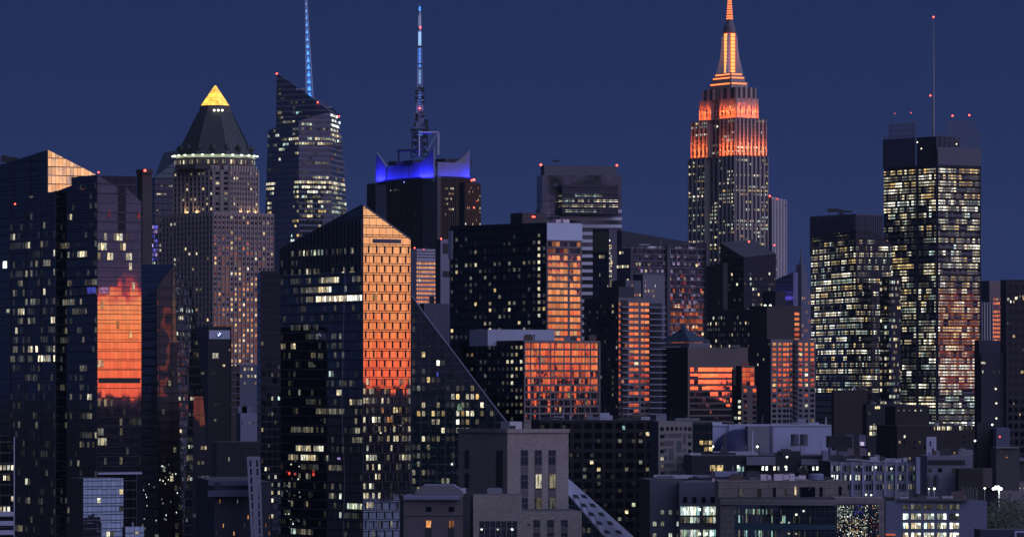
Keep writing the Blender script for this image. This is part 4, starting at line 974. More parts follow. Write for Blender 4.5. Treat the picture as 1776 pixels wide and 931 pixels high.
    s = Bld('apartment_block', 'wide mid-rise with grid of orange-mirroring windows above dull lower floors', 'building', 908, 1500)
    m = wall('purple grey frame', (.17, .14, .135)); s.block(800, 908, 1040, 590, a=31, mr=m, ml=glass('black flank', 4, 3.9, .2, .3))
    g1 = [(.02, .085), (.10, .20), (.22, .345), (.36, .40), (.41, .52), (.535, .61), (.63, .72), (.725, .80), (.81, .87), (.885, .97)]
    fx = []
    for a0, a1 in g1:
        k = max(1, int(round((a1 - a0) / .03))); fx += [(a0 + (a1 - a0) * i / k + .0012, a0 + (a1 - a0) * (i + 1) / k - .0012) for i in range(k)]
    s.windows('r', 593, 728, 12.4, len(fx), hf=.72, p=.03, kinds='wdy', dark=MIR, fx=fx); s.bands('r', 593, 728, 12.4, .2, m, d=.3); s.fins('r', 1, .03, 591, 728, m)
    s.windows('l', 596, 735, 12.4, 14, wf=.5, hf=.5, p=.22, faint=.25, kinds='wdyed', out=.1, zones=[(880, 600, 908, 720, .55, 'wd'), (800, 590, 850, 640, .08)])
    s.part('penthouse', lambda b: b.box((PX(888, 1525), 1525, PZ(586, 1525)), (26, 12, 5.5), wall('pale penthouse', (.30, .32, .40)), radians(31))); s.done()
    s = Bld('apartment_tower', 'slim grey apartment tower with many small orange windows and dark balcony stack', 'building', 1337, 1640)
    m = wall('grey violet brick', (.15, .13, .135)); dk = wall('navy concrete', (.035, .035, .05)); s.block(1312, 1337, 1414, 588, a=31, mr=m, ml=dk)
    fx = [(.035, .115), (.16, .23), (.27, .335), (.35, .40), (.43, .47), (.62, .70), (.76, .83), (.89, .97)]
    s.windows('r', 592, 740, 8.9, 8, hf=.55, p=.05, kinds='wy', dark=MIR, fx=fx); f = s.F['r']
    s.part('balcony_recess', lambda b: b.poly([f.pt(.49, PZ(740, 1640)) + f.n * .05, f.pt(.60, PZ(740, 1640)) + f.n * .05, f.pt(.60, PZ(590, 1640)) + f.n * .05, f.pt(.49, PZ(590, 1640)) + f.n * .05], BAND))
    for r in range(16): s.part('balcony', lambda b: b.box(f.pt(.545, PZ(598 + r * 8.9, 1640)) + f.n * .8, (f.len * .12, 1.6, .3), wall('balcony shade', (.12, .12, .15)), math.atan2(f.d.y, f.d.x)))
    s.windows('l', 592, 740, 8.9, 5, wf=.4, hf=.5, p=.08, kinds='wd'); s.done()
    s = Bld('apartment_block', 'brown block with one column of pink-orange windows behind the slim apartment tower', 'building', 1330, 2050)
    m = wall('brown block', (.045, .035, .036)); s.block(1300, 1330, 1390, 530, mr=m, ml=m); s.windows('r', 539, 592, 9, 1, u0=.78, u1=.95, wf=.8, hf=.55, p=0, dark=MIR); s.done()
    # brown broad block with orange reflecting glass
    s = Bld('office_block', 'brown blank-topped block with big orange-red mirrored window bands', 'building', 1193, 1800)
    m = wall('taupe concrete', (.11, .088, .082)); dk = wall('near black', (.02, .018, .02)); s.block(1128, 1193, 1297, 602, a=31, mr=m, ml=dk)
    g = glass('band mirror', 1.9, 4, .04, .02, tilt=.004, ior=3.2, warp=.008, wscale=.2)
    f = s.F['r']
    for r in range(10):
        y = 637 + r * 10.6
        s.part('window_band', lambda b: b.poly([f.pt(.03, PZ(y + 7, 1800)) + f.n * .2, f.pt(.74, PZ(y + 7, 1800)) + f.n * .2, f.pt(.74, PZ(y, 1800)) + f.n * .2, f.pt(.03, PZ(y, 1800)) + f.n * .2], g))
    s.windows('r', 637, 700, 10.6, 1, u0=.82, u1=.87, wf=.9, hf=.7, p=0, dark=MIR); s.windows('r', 690, 740, 10.6, 12, u0=.03, u1=.74, wf=.4, hf=.4, p=.06, kinds='wyd', out=.4)
    s.part('dark_bay', lambda b: b.prism([f.pt(.74, 0).xy + f.n.xy * .05, f.pt(.80, 0).xy + f.n.xy * .05, f.pt(.80, 0).xy + f.n.xy * .8, f.pt(.74, 0).xy + f.n.xy * .8][::-1], 0, PZ(640, 1800), dk, dk)); s.done()
    s = Bld('office_block', 'brown low wing with two orange panes left of the banded block', 'building', 1120, 1830)
    s.block(1100, 1122, 1180, 600, mr=wall('taupe concrete', (.11, .088, .082)), ml=dk, a=26); s.windows('r', 636, 661, 12.5, 1, u0=.56, u1=.78, wf=.95, hf=.85, p=0, dark=MIR); s.windows('r', 664, 720, 9, 7, p=.2, kinds='owyr', wf=.6); s.done()
    s = Bld('office_block', 'thin brown block with a tall orange window at its top', 'building', 1286, 1720)
    m = wall('taupe concrete', (.11, .088, .082)); s.block(1276, 1286, 1309, 634, mr=m, ml=dk); s.windows('r', 637, 670, 8.0, 3, u0=.05, u1=.95, wf=.94, hf=.86, p=0, dark=MIR); s.part('roof_unit', lambda b: b.box((PX(1292, 1726), 1726, PZ(631, 1726)), (3, 3, 1.4), wall('rust unit', (.3, .1, .09)))); s.done()
    s = Bld('apartment_block', 'small taupe block with three columns of red-orange windows', 'building', 1286, 1690)
    s.block(1272, 1286, 1332, 668, mr=m, ml=dk); s.windows('r', 672, 742, 9.6, 3, hf=.6, p=0, dark=MIR, fx=[(.08, .2), (.42, .55), (.78, .97)]); s.windows('l', 672, 742, 9.6, 2, p=.5, kinds='wcd', wf=.7); s.done()
    # behind the glass tower's right shoulder
    s = Bld('office_block', 'pale block with striped white top and mesh of orange panes between dark towers', 'building', 722, 2150)
    m = wall('pale stripe', (.40, .38, .44)); s.block(712, 722, 763, 431, a=31, mr=wall('grey violet concrete', (.15, .14, .17)), ml=m); s.bands('r', 434, 450, 5, .5, m, d=.5); s.bands('r', 452, 530, 7.4, .32, m, d=.4)
    s.windows('r', 453, 528, 7.4, 11, wf=.8, hf=.55, p=.05, kinds='yw', dark=MIR); s.beacon(719, 430, Y=2140, r=1.2); s.beacon(735, 432, Y=2140, r=1.2, mat=RED2); s.done()
    s = Bld('apartment_block', 'lavender side wall with dark square openings beside the black slab', 'building', 764, 2080)
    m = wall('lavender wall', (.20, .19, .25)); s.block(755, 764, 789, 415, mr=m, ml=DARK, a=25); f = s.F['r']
    for y0, y1 in ((422, 440), (470, 480)): s.part('opening', lambda b: b.poly([f.pt(.15, PZ(y1, 2080)) + f.n * .1, f.pt(.7, PZ(y1, 2080)) + f.n * .1, f.pt(.7, PZ(y0, 2080)) + f.n * .1, f.pt(.15, PZ(y0, 2080)) + f.n * .1], BAND))
    s.bands('r', 455, 590, 10, .45, wall('pale stripe', (.40, .38, .44)), d=.8, u0=.72); s.beacon(765, 414, Y=2075, r=1.4); s.done()
    s = Bld('utility_block', 'low corrugated lavender block above the slanted edge of the teal pyramid', 'building', 735, 1800)
    m = wall('corrugated lavender', (.16, .155, .22)); s.block(728, 735, 779, 526, mr=m, ml=DARK, a=25); s.fins('r', 14, .4, 526, 600, wall('corrugated dark', (.09, .09, .13)), d=.4)
    s.part('chimney', lambda b: b.box((PX(749, 1805), 1805, PZ(520, 1805)), (2, 2, 3), DARK)); s.done()
residential()
# ------------------------------------------------------------------ left-hand glass towers
def left_towers():
    # behind-left peak
    s = Bld('glass_tower', 'blue glass tower with sharp peak and peach sunset glowing in one upper face', 'skyscraper', 83, 1800)
    g = glass('blue dusk glass', 3.0, 3.6, .02, .06, tilt=.002, ior=1.7, tint=(.010, .013, .022), warp=.004, wscale=.10); gp = glass('peach glass', 1.6, 3.4, .08, .10, tilt=.006, ior=2.9, tint=(.012, .012, .018), warp=.016, wscale=.22, pane_var=.8)
    s.block(-60, 83, 172, 260, ytl=305, ytr=306, mr=gp, ml=g)
    s.windows('l', 320, 930, 14, 18, wf=.8, hf=.5, p=.02, kinds='wde'); s.bands('l', 262, 400, 14, .10, plain('mullion blue', (.03, .034, .05)), d=.2); s.fins('l', 5, .02, 262, 900, plain('mullion blue', (.03, .034, .05)), d=.2)
    s.part('roof_crane', lambda b: [b.box((PX(14, 1850), 1850, PZ(277, 1850)), (5.5, 3, 2.2), DARK), b.box((PX(8, 1850), 1850, PZ(273, 1850)), (2.2, 2.0, 1.6), DARK), b.tube((PX(12, 1850), 1850, PZ(279, 1850)), (PX(30, 1850), 1850, PZ(275, 1850)), .7, DARK, 5)])
    s.one('l', 5, 453, 12, 466, 'W'); s.done()
    # main left tower
    s = Bld('glass_tower', 'large dark glass tower, its right face catching a blazing orange band', 'skyscraper', 169, 1500); Y = s.Y
    gr = glass('ember glass', 1.45, 3.05, .035, .07, tilt=.0009, ior=2.55, tint=(.020, .018, .026), mull=(.03, .024, .03), warp=.0012, wscale=.25, pane_var=.25)
    gl = glass('left dark glass', 2.6, 3.05, .03, .1, tilt=.003, ior=1.55, tint=(.008, .009, .011), mull=(.045, .047, .055))
    a = 28.5
    # right face is cut by a dark notch near its top: three prisms
    C, R, B, L = s.foot(100, 169, 245, Y, a)
    fr_len = (R - C).length; d = (R - C).normalized(); iw = (L - C).normalized()
    U = lambda px: ((px - 888) / F * C.y - C.x) / (d.x - (px - 888) / F * d.y) / fr_len
    ua, ub = U(204), U(218); zr = lambda px_, y: PZ(y, C.lerp(R, U(px_)).y)
    P1, P2 = C.lerp(R, ua), C.lerp(R, ub); back = iw * 22
    zbot = PZ(819, Y); zn = PZ(404, Y)
    za, zb_, zc_, zd = PZ(303, Y), zr(204, 326), zr(218, 325), zr(245, 350)
    def walls(b):
        b.prism([C, R, R + back, C + back], zbot, zn, [gr, gr, gl, gl])
        b.prism([C, P1, P1 + back, C + back], zn, [za, zb_, zb_, za], [gr, BAND, gl, gl])
        b.prism([P2, R, R + back, P2 + back], zn, [zc_, zd, zd, zc_], [gr, gr, gl, BAND])
        b.prism([P1 + iw * 6, P2 + iw * 6, P2 + back, P1 + back], zn, zb_ - 1, BAND)
    s.part('wall', walls)
    s.part('roof', lambda b: (b.poly([(*C, za), (*P1, zb_), (*(P1 + back), zb_), (*(C + back), za)], DARK), b.poly([(*P2, zc_), (*R, zd), (*(R + back), zd), (*(P2 + back), zc_)], DARK)))
    v = lambda p, z: (p.x, p.y, z)
    s.F['r'] = Face(v(C, zbot), v(R, zbot), v(C, za), v(R, zd))
    s.part('soffit_edge', lambda b: b.box(Face(v(C, 0), v(R, 0), v(C, 1), v(R, 1)).pt(.5, zbot) - Vector((0, 0, .3)), (fr_len, 1.2, .7), wall('pale edge', (.34, .34, .42)), math.atan2(d.y, d.x)))
    s.part('soffit', lambda b: b.poly([v(C, zbot - .02), v(C + back, zbot - .02), v(R + back, zbot - .02), v(R, zbot - .02)], BAND))
    # left flank, sloping roofline down to the left
    Cl, Rl, Bl, Ll = s.foot(100, 168.6, 245, Y, a)
    zl = PZ(331, Ll.y)
    s.part('wall', lambda b: b.prism([Ll, Cl, Cl + d * 14, Ll + d * 14], 0, [zl, za - .3, za - .3, zl], gl, DARK))
    s.F['l'] = Face(v(Ll, 0), v(Cl, 0), v(Ll, zl), v(Cl, za))
    # outer left bay
    C3, R3, B3, L3 = s.foot(18, 97, 110, Y + 26, a)
    zc3 = PZ(331, C3.y); zl3 = PZ(354, L3.y)
    s.part('wall', lambda b: b.prism([L3, C3, C3 + d * 12, L3 + d * 12], 0, [zl3, zc3, zc3, zl3], gl, DARK))
    s.F['o'] = Face(v(L3, 0), v(C3, 0), v(L3, zl3), v(C3, zc3))
    fl = 16.6
    mul = plain('left mullion', (.055, .058, .07), .4)
    s.bands('o', 331, 930, fl, .07, mul, d=.25, Y=Y + 26); s.fins('o', 3, .02, 340, 930, mul, d=.3, Y=Y + 26); s.bands('l', 312, 930, fl, .10, plain('left band', (.035, .037, .045)), d=.3)
    zo = [(0, 600, 100, 636, .45, 'WWwd'), (0, 330, 100, 400, .03, 'w'), (0, 420, 100, 570, .34, 'ddeeew'), (0, 700, 85, 931, .05, 'wde')]
    s.windows('o', 331, 931, fl, 18, wf=.84, hf=.70, faint=.18, p=.12, run=2, kinds='wddeeeee', zones=zo, Y=Y + 26, out=.08)
    zl_ = [(0, 300, 300, 410, .02, 'w'), (0, 410, 300, 450, .4, 'wddee', None, 4), (0, 450, 300, 560, .26, 'ddeed', None, 4), (0, 560, 300, 640, .10, 'dde'), (140, 660, 170, 780, .4, 'wdde'), (0, 640, 300, 800, .09, 'de')]
    s.windows('l', 315, 931, fl, 16, wf=.84, hf=.66, faint=.14, p=.10, run=2, kinds='wddeeeee', zones=zl_, out=.08)
    zr_ = [(0, 330, 300, 400, .0), (0, 410, 196, 470, .5, 'wwWd', None, 3), (0, 410, 300, 470, .25, 'wdd', None, 2), (0, 470, 300, 500, .05), (0, 500, 200, 690, .06, 'yw'), (0, 500, 300, 690, .02, 'y'), (0, 690, 200, 706, .6, 'wd'), (0, 706, 205, 815, .35, 'wdee', None, 3), (0, 706, 300, 815, .28, 'deee', None, 3)]
    s.windows('r', 318, 816, 16.9, 14, wf=.9, hf=.78, p=.05, run=1.5, kinds='wd', zones=zr_, out=.05, skip=lambda x, y, r, c: 202 < x < 220 and y < 404)
    s.bands('r', 318, 818, 16.9, .055, plain('ember band', (.022, .018, .022)), d=.18)
    s.one('l', 150, 498, 167, 510, 'b'); s.one('r', 170, 498, 190, 510, 'v'); s.one('r', 187, 366, 191, 378, 'r'); s.one('r', 238, 369, 243, 380, 'r')
    s.part('louvre_band', lambda b: (lambda f: b.poly([f.pt(.03, zr(170, 664)) + f.n * .22, f.pt(.97, zr(170, 664)) + f.n * .22, f.pt(.97, zr(170, 655)) + f.n * .22, f.pt(.03, zr(170, 655)) + f.n * .22], BAND))(s.F['r']))
    s.beacon(171, 299, r=1.5); s.beacon(26, 354, Y=Y + 20, r=1.5); s.beacon(85, 327, Y=Y + 20, r=.8)
    s.cap = 100; s.done()
    # podium that mirrors the river, and small neighbours
    s = Bld('glass_podium', 'pale lavender glass box mirroring the river below the orange-banded tower', 'building', 144, 1000)
    gp = glass('river glass', 1.1, 1.85, .07, .10, tilt=.008, lean=.027, ior=4.2, tint=(.02, .02, .03), mull=(.03, .03, .045), warp=.015, wscale=.2, pane_var=.8)
    s.block(120, 144, 214, 829, a=27, mr=gp, ml=gl); s.windows('r', 832, 931, 14.6, 9, wf=.86, hf=.7, p=.07, kinds='wd'); s.bands('r', 829, 931, 14.6, .10, plain('podium mullion', (.05, .05, .07)), d=.2); s.done()
    s = Bld('roof_pavilion', 'small lavender glass box with a vent pipe at the foot of the dark towers', 'building', 217, 990)
    s.block(212, 217, 250, 913, a=27, mr=gp, ml=gl); s.bands('r', 914, 931, 6, .2, wall('pale edge', (.34, .34, .42)), d=.2); s.one('r', 234, 919, 240, 926, 'w'); s.part('vent_pipe', lambda b: b.tube((PX(230, 993), 993, PZ(915, 993)), (PX(230, 993), 993, PZ(905, 993)), .25, STEEL)); s.done()
    s = Bld('apartment_block', 'pale-framed low building with lit floors in the lower left corner', 'building', -30, 1300)
    m = wall('pale edge', (.34, .34, .42)); s.block(-60, -30, 25, 756, a=20, mr=gl, ml=gl); s.bands('r', 757, 762, 30, .2, m, d=.4); s.fins('r', 1, .07, 757, 931, m, d=.5); s.bands('r', 891, 931, 16, .5, m, d=.5, u0=.5); s.windows('r', 766, 890, 18, 8, wf=.7, hf=.5, p=.22, kinds='wwde', zones=[(0, 875, 40, 890, .7, 'wW'), (0, 795, 40, 815, .7, 'W')]); s.done()
left_towers()

def dark_cluster():
    # tapering dark tower with slanted skylight top
    s = Bld('glass_tower', 'dark tapering glass tower with slanted blue skylight and patchy pink reflections', 'skyscraper', 283, 1600); Y = s.Y
    g1 = glass('camouflage glass', 5.4, 5.0, .10, .06, tilt=.006, ior=1.27, tint=(.06, .046, .048), warp=.05, wscale=.10, mull=(.01, .01, .014)); g2 = glass('dark flank', 2.4, 3.1, .1, .18, tilt=.006, ior=1.5, tint=(.006, .007, .010), mull=(.016, .017, .022))
    q = lambda x, y, dy=0: Vector((PX(x, Y + dy), Y + dy, PZ(y, Y + dy)))
    blue = glass('skylight glass', 2.6, 3.0, .06, .06, tilt=.002, ior=2.4, tint=(.01, .014, .04))
    def walls(b):
        b.poly([q(246, 960), q(276, 960, -14), q(272, 500, -14), q(246, 520)], g2)
        b.poly([q(276, 960, -14), q(318, 960, -9), q(302, 458, -9), q(272, 500, -14)], g1)
        b.poly([q(318, 960, -9), q(376, 960, 40), q(334, 500, 40), q(302, 458, -9)], g2)
        b.poly([q(376, 960, 40), q(246, 960, 60), q(246, 470, 60), q(334, 500, 40)], g2)
    s.part('wall', walls)
    s.part('skylight', lambda b: b.poly([q(246, 520), q(272, 500, -14), q(302, 458, -9), q(246, 459, 16)], blue)); s.part('roof', lambda b: b.poly([q(302, 458, -9), q(334, 500, 40), q(246, 462, 60), q(246, 459, 16)], DARK))
    f2 = Face(q(276, 960, -14), q(318, 960, -9), q(272, 500, -14), q(302, 458, -9)); f3 = Face(q(318, 960, -9), q(376, 960, 40), q(302, 458, -9), q(334, 500, 40)); f1 = Face(q(246, 960), q(276, 960, -14), q(246, 520), q(272, 500, -14))
    s.windows(f2, 640, 935, 16.4, 6, wf=.8, hf=.6, p=.10, kinds='wdde'); s.windows(f1, 560, 935, 16.4, 4, wf=.8, hf=.6, p=.10, kinds='wddc'); s.windows(f3, 530, 935, 14, 11, wf=.6, hf=.45, p=.13, kinds='wcdde', zones=[(300, 510, 340, 545, .4, 'cg')])
    R = random.Random(4)
    for i in range(34): # small lamps and fairy lights behind the panes
        f = R.choice((f1, f2)); u = R.uniform(.05, .95); z = PZ(R.uniform(800, 905), Y); p = f.pt(u, z) + f.n * .12; s.W.append((f, u - .012, u + .012, z - .25, z + .25, KIND['C'], 'lamp', .12))
    s.bands(f2, 500, 935, 16.4, .06, BAND, d=.2); s.bands(f1, 520, 935, 16.4, .06, BAND, d=.2); s.done()
    s = Bld('glass_block', 'leaning pinkish glass panel building at the foot of the black logo tower', 'building', 332, 1540)
    Y2 = 1540; q2 = lambda x, y, dy=0: Vector((PX(x, Y2 + dy), Y2 + dy, PZ(y, Y2 + dy)))
    gk = glass('pink panel glass', 2.7, 5.4, .08, .05, tilt=.0035, lean=-.009, ior=1.33, tint=(.03, .026, .035), warp=.010, wscale=.2)
    s.part('wall', lambda b: (b.poly([q2(332, 960), q2(374, 960, 5), q2(352, 687, 2), q2(336, 687)], gk), b.poly([q2(374, 960, 5), q2(372, 960, 50), q2(350, 687, 50), q2(352, 687, 2)], g2), b.poly([q2(336, 687), q2(352, 687, 2), q2(350, 687, 50), q2(334, 687, 50)], ROOF), b.poly([q2(330, 960, 50), q2(332, 960), q2(336, 687), q2(334, 687, 50)], g2)))
    f = Face(q2(332, 960), q2(374, 960, 5), q2(336, 687), q2(352, 687, 2)); s.windows(f, 770, 935, 13, 4, wf=.7, hf=.5, p=.25, kinds='wdd'); s.done()
    # black tower with the roundel sign
    s = Bld('office_tower', 'black monolith tower with a blue-white roundel on a lavender sign panel', 'building', 360, 1700); Y = 1700
    bk = wall('black granite', (.006, .006, .008), rough=.35); s.block(334, 360, 401, 566, mr=bk, ml=bk, a=18); f = s.F['r']
    s.fins('r', 1, .08, 566, 900, plain('granite edge', (.022, .022, .032)), d=.4)
    s.part('sign_panel', lambda b: (lambda A: [b.poly(A, emit('sign panel lit', (.20, .22, .48), .42)), [b.poly([f.pt(u, PZ(587, Y)) + f.n * .66, f.pt(u + .012, PZ(587, Y)) + f.n * .66, f.pt(u + .012, PZ(573, Y)) + f.n * .66, f.pt(u, PZ(573, Y)) + f.n * .66], plain('panel joint', (.06, .06, .12))) for u in (.26, .42, .7, .83)]])([f.pt(.05, PZ(587.5, Y)) + f.n * .6, f.pt(.93, PZ(587.5, Y)) + f.n * .6, f.pt(.93, PZ(572.5, Y)) + f.n * .6, f.pt(.05, PZ(572.5, Y)) + f.n * .6]))
    k = Y / F; cz = PZ(580, Y); cu = .46; c0 = f.pt(cu, cz) + f.n * 1.0; dx, nn = f.d, f.n; up = Vector((0, 0, 1))
    def disc(b, r0, r1, t0, t1, mat, off, n=8):
        for i in range(n):
            a0, a1 = lerp(t0, t1, i / n), lerp(t0, t1, (i + 1) / n); P = lambda r, t: c0 + nn * off + dx * cos(t) * r + up * sin(t) * r
            b.poly([P(r0, a0), P(r1, a0), P(r1, a1), P(r0, a1)] if r0 > 0 else [c0 + nn * off, P(r1, a0), P(r1, a1)], mat)
    black = plain('roundel black', (.01, .01, .02)); wh = emit('roundel white', (.85, .88, 1), 1.6); bl = emit('roundel blue', (.06, .10, .8), 1.2)
    def roundel(b):
        disc(b, 0, 5.2 * k, 0, 2 * pi, black, 0, 28)
        for i in range(4): disc(b, 0, 3.1 * k, i * pi / 2, (i + 1) * pi / 2, wh if i in (0, 2) else bl, .15)
        disc(b, 5.0 * k, 5.4 * k, 0, 2 * pi, plain('roundel rim', (.5, .5, .6)), .1, 28)
    rd = s.part('sign_roundel', roundel)
    def text(ch, ang):
        dg = bpy.context.evaluated_depsgraph_get
        cu_ = bpy.data.curves.new('letter', 'FONT'); cu_.body = ch; cu_.size = 1.9 * k; cu_.align_x = 'CENTER'; cu_.align_y = 'CENTER'; cu_.extrude = .02
        cu_.materials.append(wh); tmp = bpy.data.objects.new('letter_curve', cu_); me = bpy.data.meshes.new_from_object(tmp); bpy.data.objects.remove(tmp); o = bpy.data.objects.new('letter', me); COL.objects.link(o); o.parent = rd
        p = c0 + nn * .22 + dx * cos(ang) * 4.1 * k + up * sin(ang) * 4.1 * k; p = Vector(s.loc(p))
        rz = ang - pi / 2; ex = dx * cos(rz) + up * sin(rz); ey = -dx * sin(rz) + up * cos(rz); ez = nn
        o.matrix_local = Matrix(((ex.x, ey.x, ez.x, p.x), (ex.y, ey.y, ez.y, p.y), (ex.z, ey.z, ez.z, p.z), (0, 0, 0, 1)))
    for ch, an in (('B', radians(140)), ('M', radians(90)), ('W', radians(40))): text(ch, an)
    s.windows('r', 600, 760, 13.5, 8, wf=.8, hf=.3, p=.13, run=3, kinds='wde', zones=[(0, 640, 500, 660, .55, 'dde', None, 6)]); s.windows('l', 600, 760, 13.5, 5, wf=.8, hf=.3, p=.12, run=2, kinds='dde'); s.one('r', 368, 612, 379, 622, 'W'); s.done()
    # bits between
    s = Bld('brick_block', 'rust-dark brick block with thin floor lines below the brick pyramid tower', 'building', 399, 2100)
    m = wall('rust brick', (.06, .04, .04)); s.block(395, 399, 416, 634, mr=m, ml=m, a=15); s.bands('r', 634, 720, 12, .08, wall('thin line', (.22, .2, .24)), d=.3); s.windows('r', 646, 715, 8, 1, u0=.66, u1=.98, wf=.9, hf=.7, p=0, dark=MIR); s.done()
    s = Bld('apartment_block', 'pale base block with rows of lit windows under the pyramid-topped tower', 'building', 415, 2250)
    m = wall('lavender base', (.10, .10, .14)); s.block(410, 415, 452, 632, mr=m, ml=m, a=20); s.windows('r', 634, 672, 12.2, 6, wf=.55, hf=.42, p=.75, kinds='wyw'); s.done()
    s = Bld('utility_block', 'pale blank penthouse block with small roof fence near the dark glass slab', 'building', 417, 2000)
    m = wall('pale blank', (.19, .20, .27)); s.block(410, 417, 449, 716, mr=m, ml=wall('lavender base', (.17, .17, .24)), a=18); s.windows('r', 729, 737, 8, 5, p=.3, kinds='de', wf=.3); s.part('roof_unit', lambda b: [b.box((PX(x, 2020), 2020, PZ(712, 2020)), (4, 4, 4), m) for x in (421, 428)]); s.done()
    s = Bld('warehouse', 'low dark building with stepped pale roof ledges behind the leaning slab', 'building', 372, 1350)
    m = wall('dark shed', (.04, .04, .055)); s.block(340, 372, 470, 835, mr=m, ml=m, a=8); s.part('roof_ledge', lambda b: [b.box((PX(405, 1350), 1352 - i, PZ(y, 1350)), (15, 1.5, h), wall('roof ledge blue', (.10, .11, .17))) for i, (y, h) in enumerate(((834, .5), (838, 1.2), (851, .4), (856, 1.6)))]); s.windows('r', 862, 930, 14, 16, wf=.25, hf=.5, p=.16, kinds='do'); s.done()
    s = Bld('warehouse', 'near-black flat-roofed shed behind the stepped pale ledges', 'building', 376, 1500)
    s.block(366, 376, 452, 766, mr=wall('soot black', (.016, .016, .02)), ml=DARK, a=8, depth=20); s.windows('r', 775, 835, 14, 9, p=.08, kinds='de', wf=.3); s.done()
    # dark slab left of the peaked tower
    s = Bld('glass_slab', 'dark glass slab standing in the shade left of the peaked tower', 'building', 452, 1900)
    s.block(446, 452, 492, 470, ytl=476, mr=g2, ml=g2, a=13); s.windows('r', 480, 931, 13.6, 7, wf=.6, hf=.5, p=.11, kinds='wdec', zones=[(455, 790, 475, 931, .55, 'wwWd')]); s.done()
    s = Bld('leaning_slab', 'pale leaning concrete blade with dark slots beside the peaked tower', 'wall', 430, 1330); Y3 = 1330
    q3 = lambda x, y, dy=0: Vector((PX(x, Y3 + dy), Y3 + dy, PZ(y, Y3 + dy))); m = wall('pale blade', (.18, .18, .22))
    s.part('wall', lambda b: (b.poly([q3(437, 960), q3(457, 960, 3), q3(451, 791, 3), q3(428, 791)], m), b.poly([q3(457, 960, 3), q3(457, 960, 14), q3(451, 791, 14), q3(451, 791, 3)], m), b.poly([q3(428, 791), q3(451, 791, 3), q3(451, 791, 14), q3(428, 791, 14)], m), b.poly([q3(437, 960, 14), q3(437, 960), q3(428, 791), q3(428, 791, 14)], m)))
    f = Face(q3(437, 960), q3(457, 960, 3), q3(428, 791), q3(451, 791, 3)); s.windows(f, 796, 935, 14.6, 2, wf=.26, hf=.78, p=0, kinds='d', dark=WIND, out=.05, zones=[(430, 835, 446, 860, .3, 'd', WIND)]); s.done()
dark_cluster()

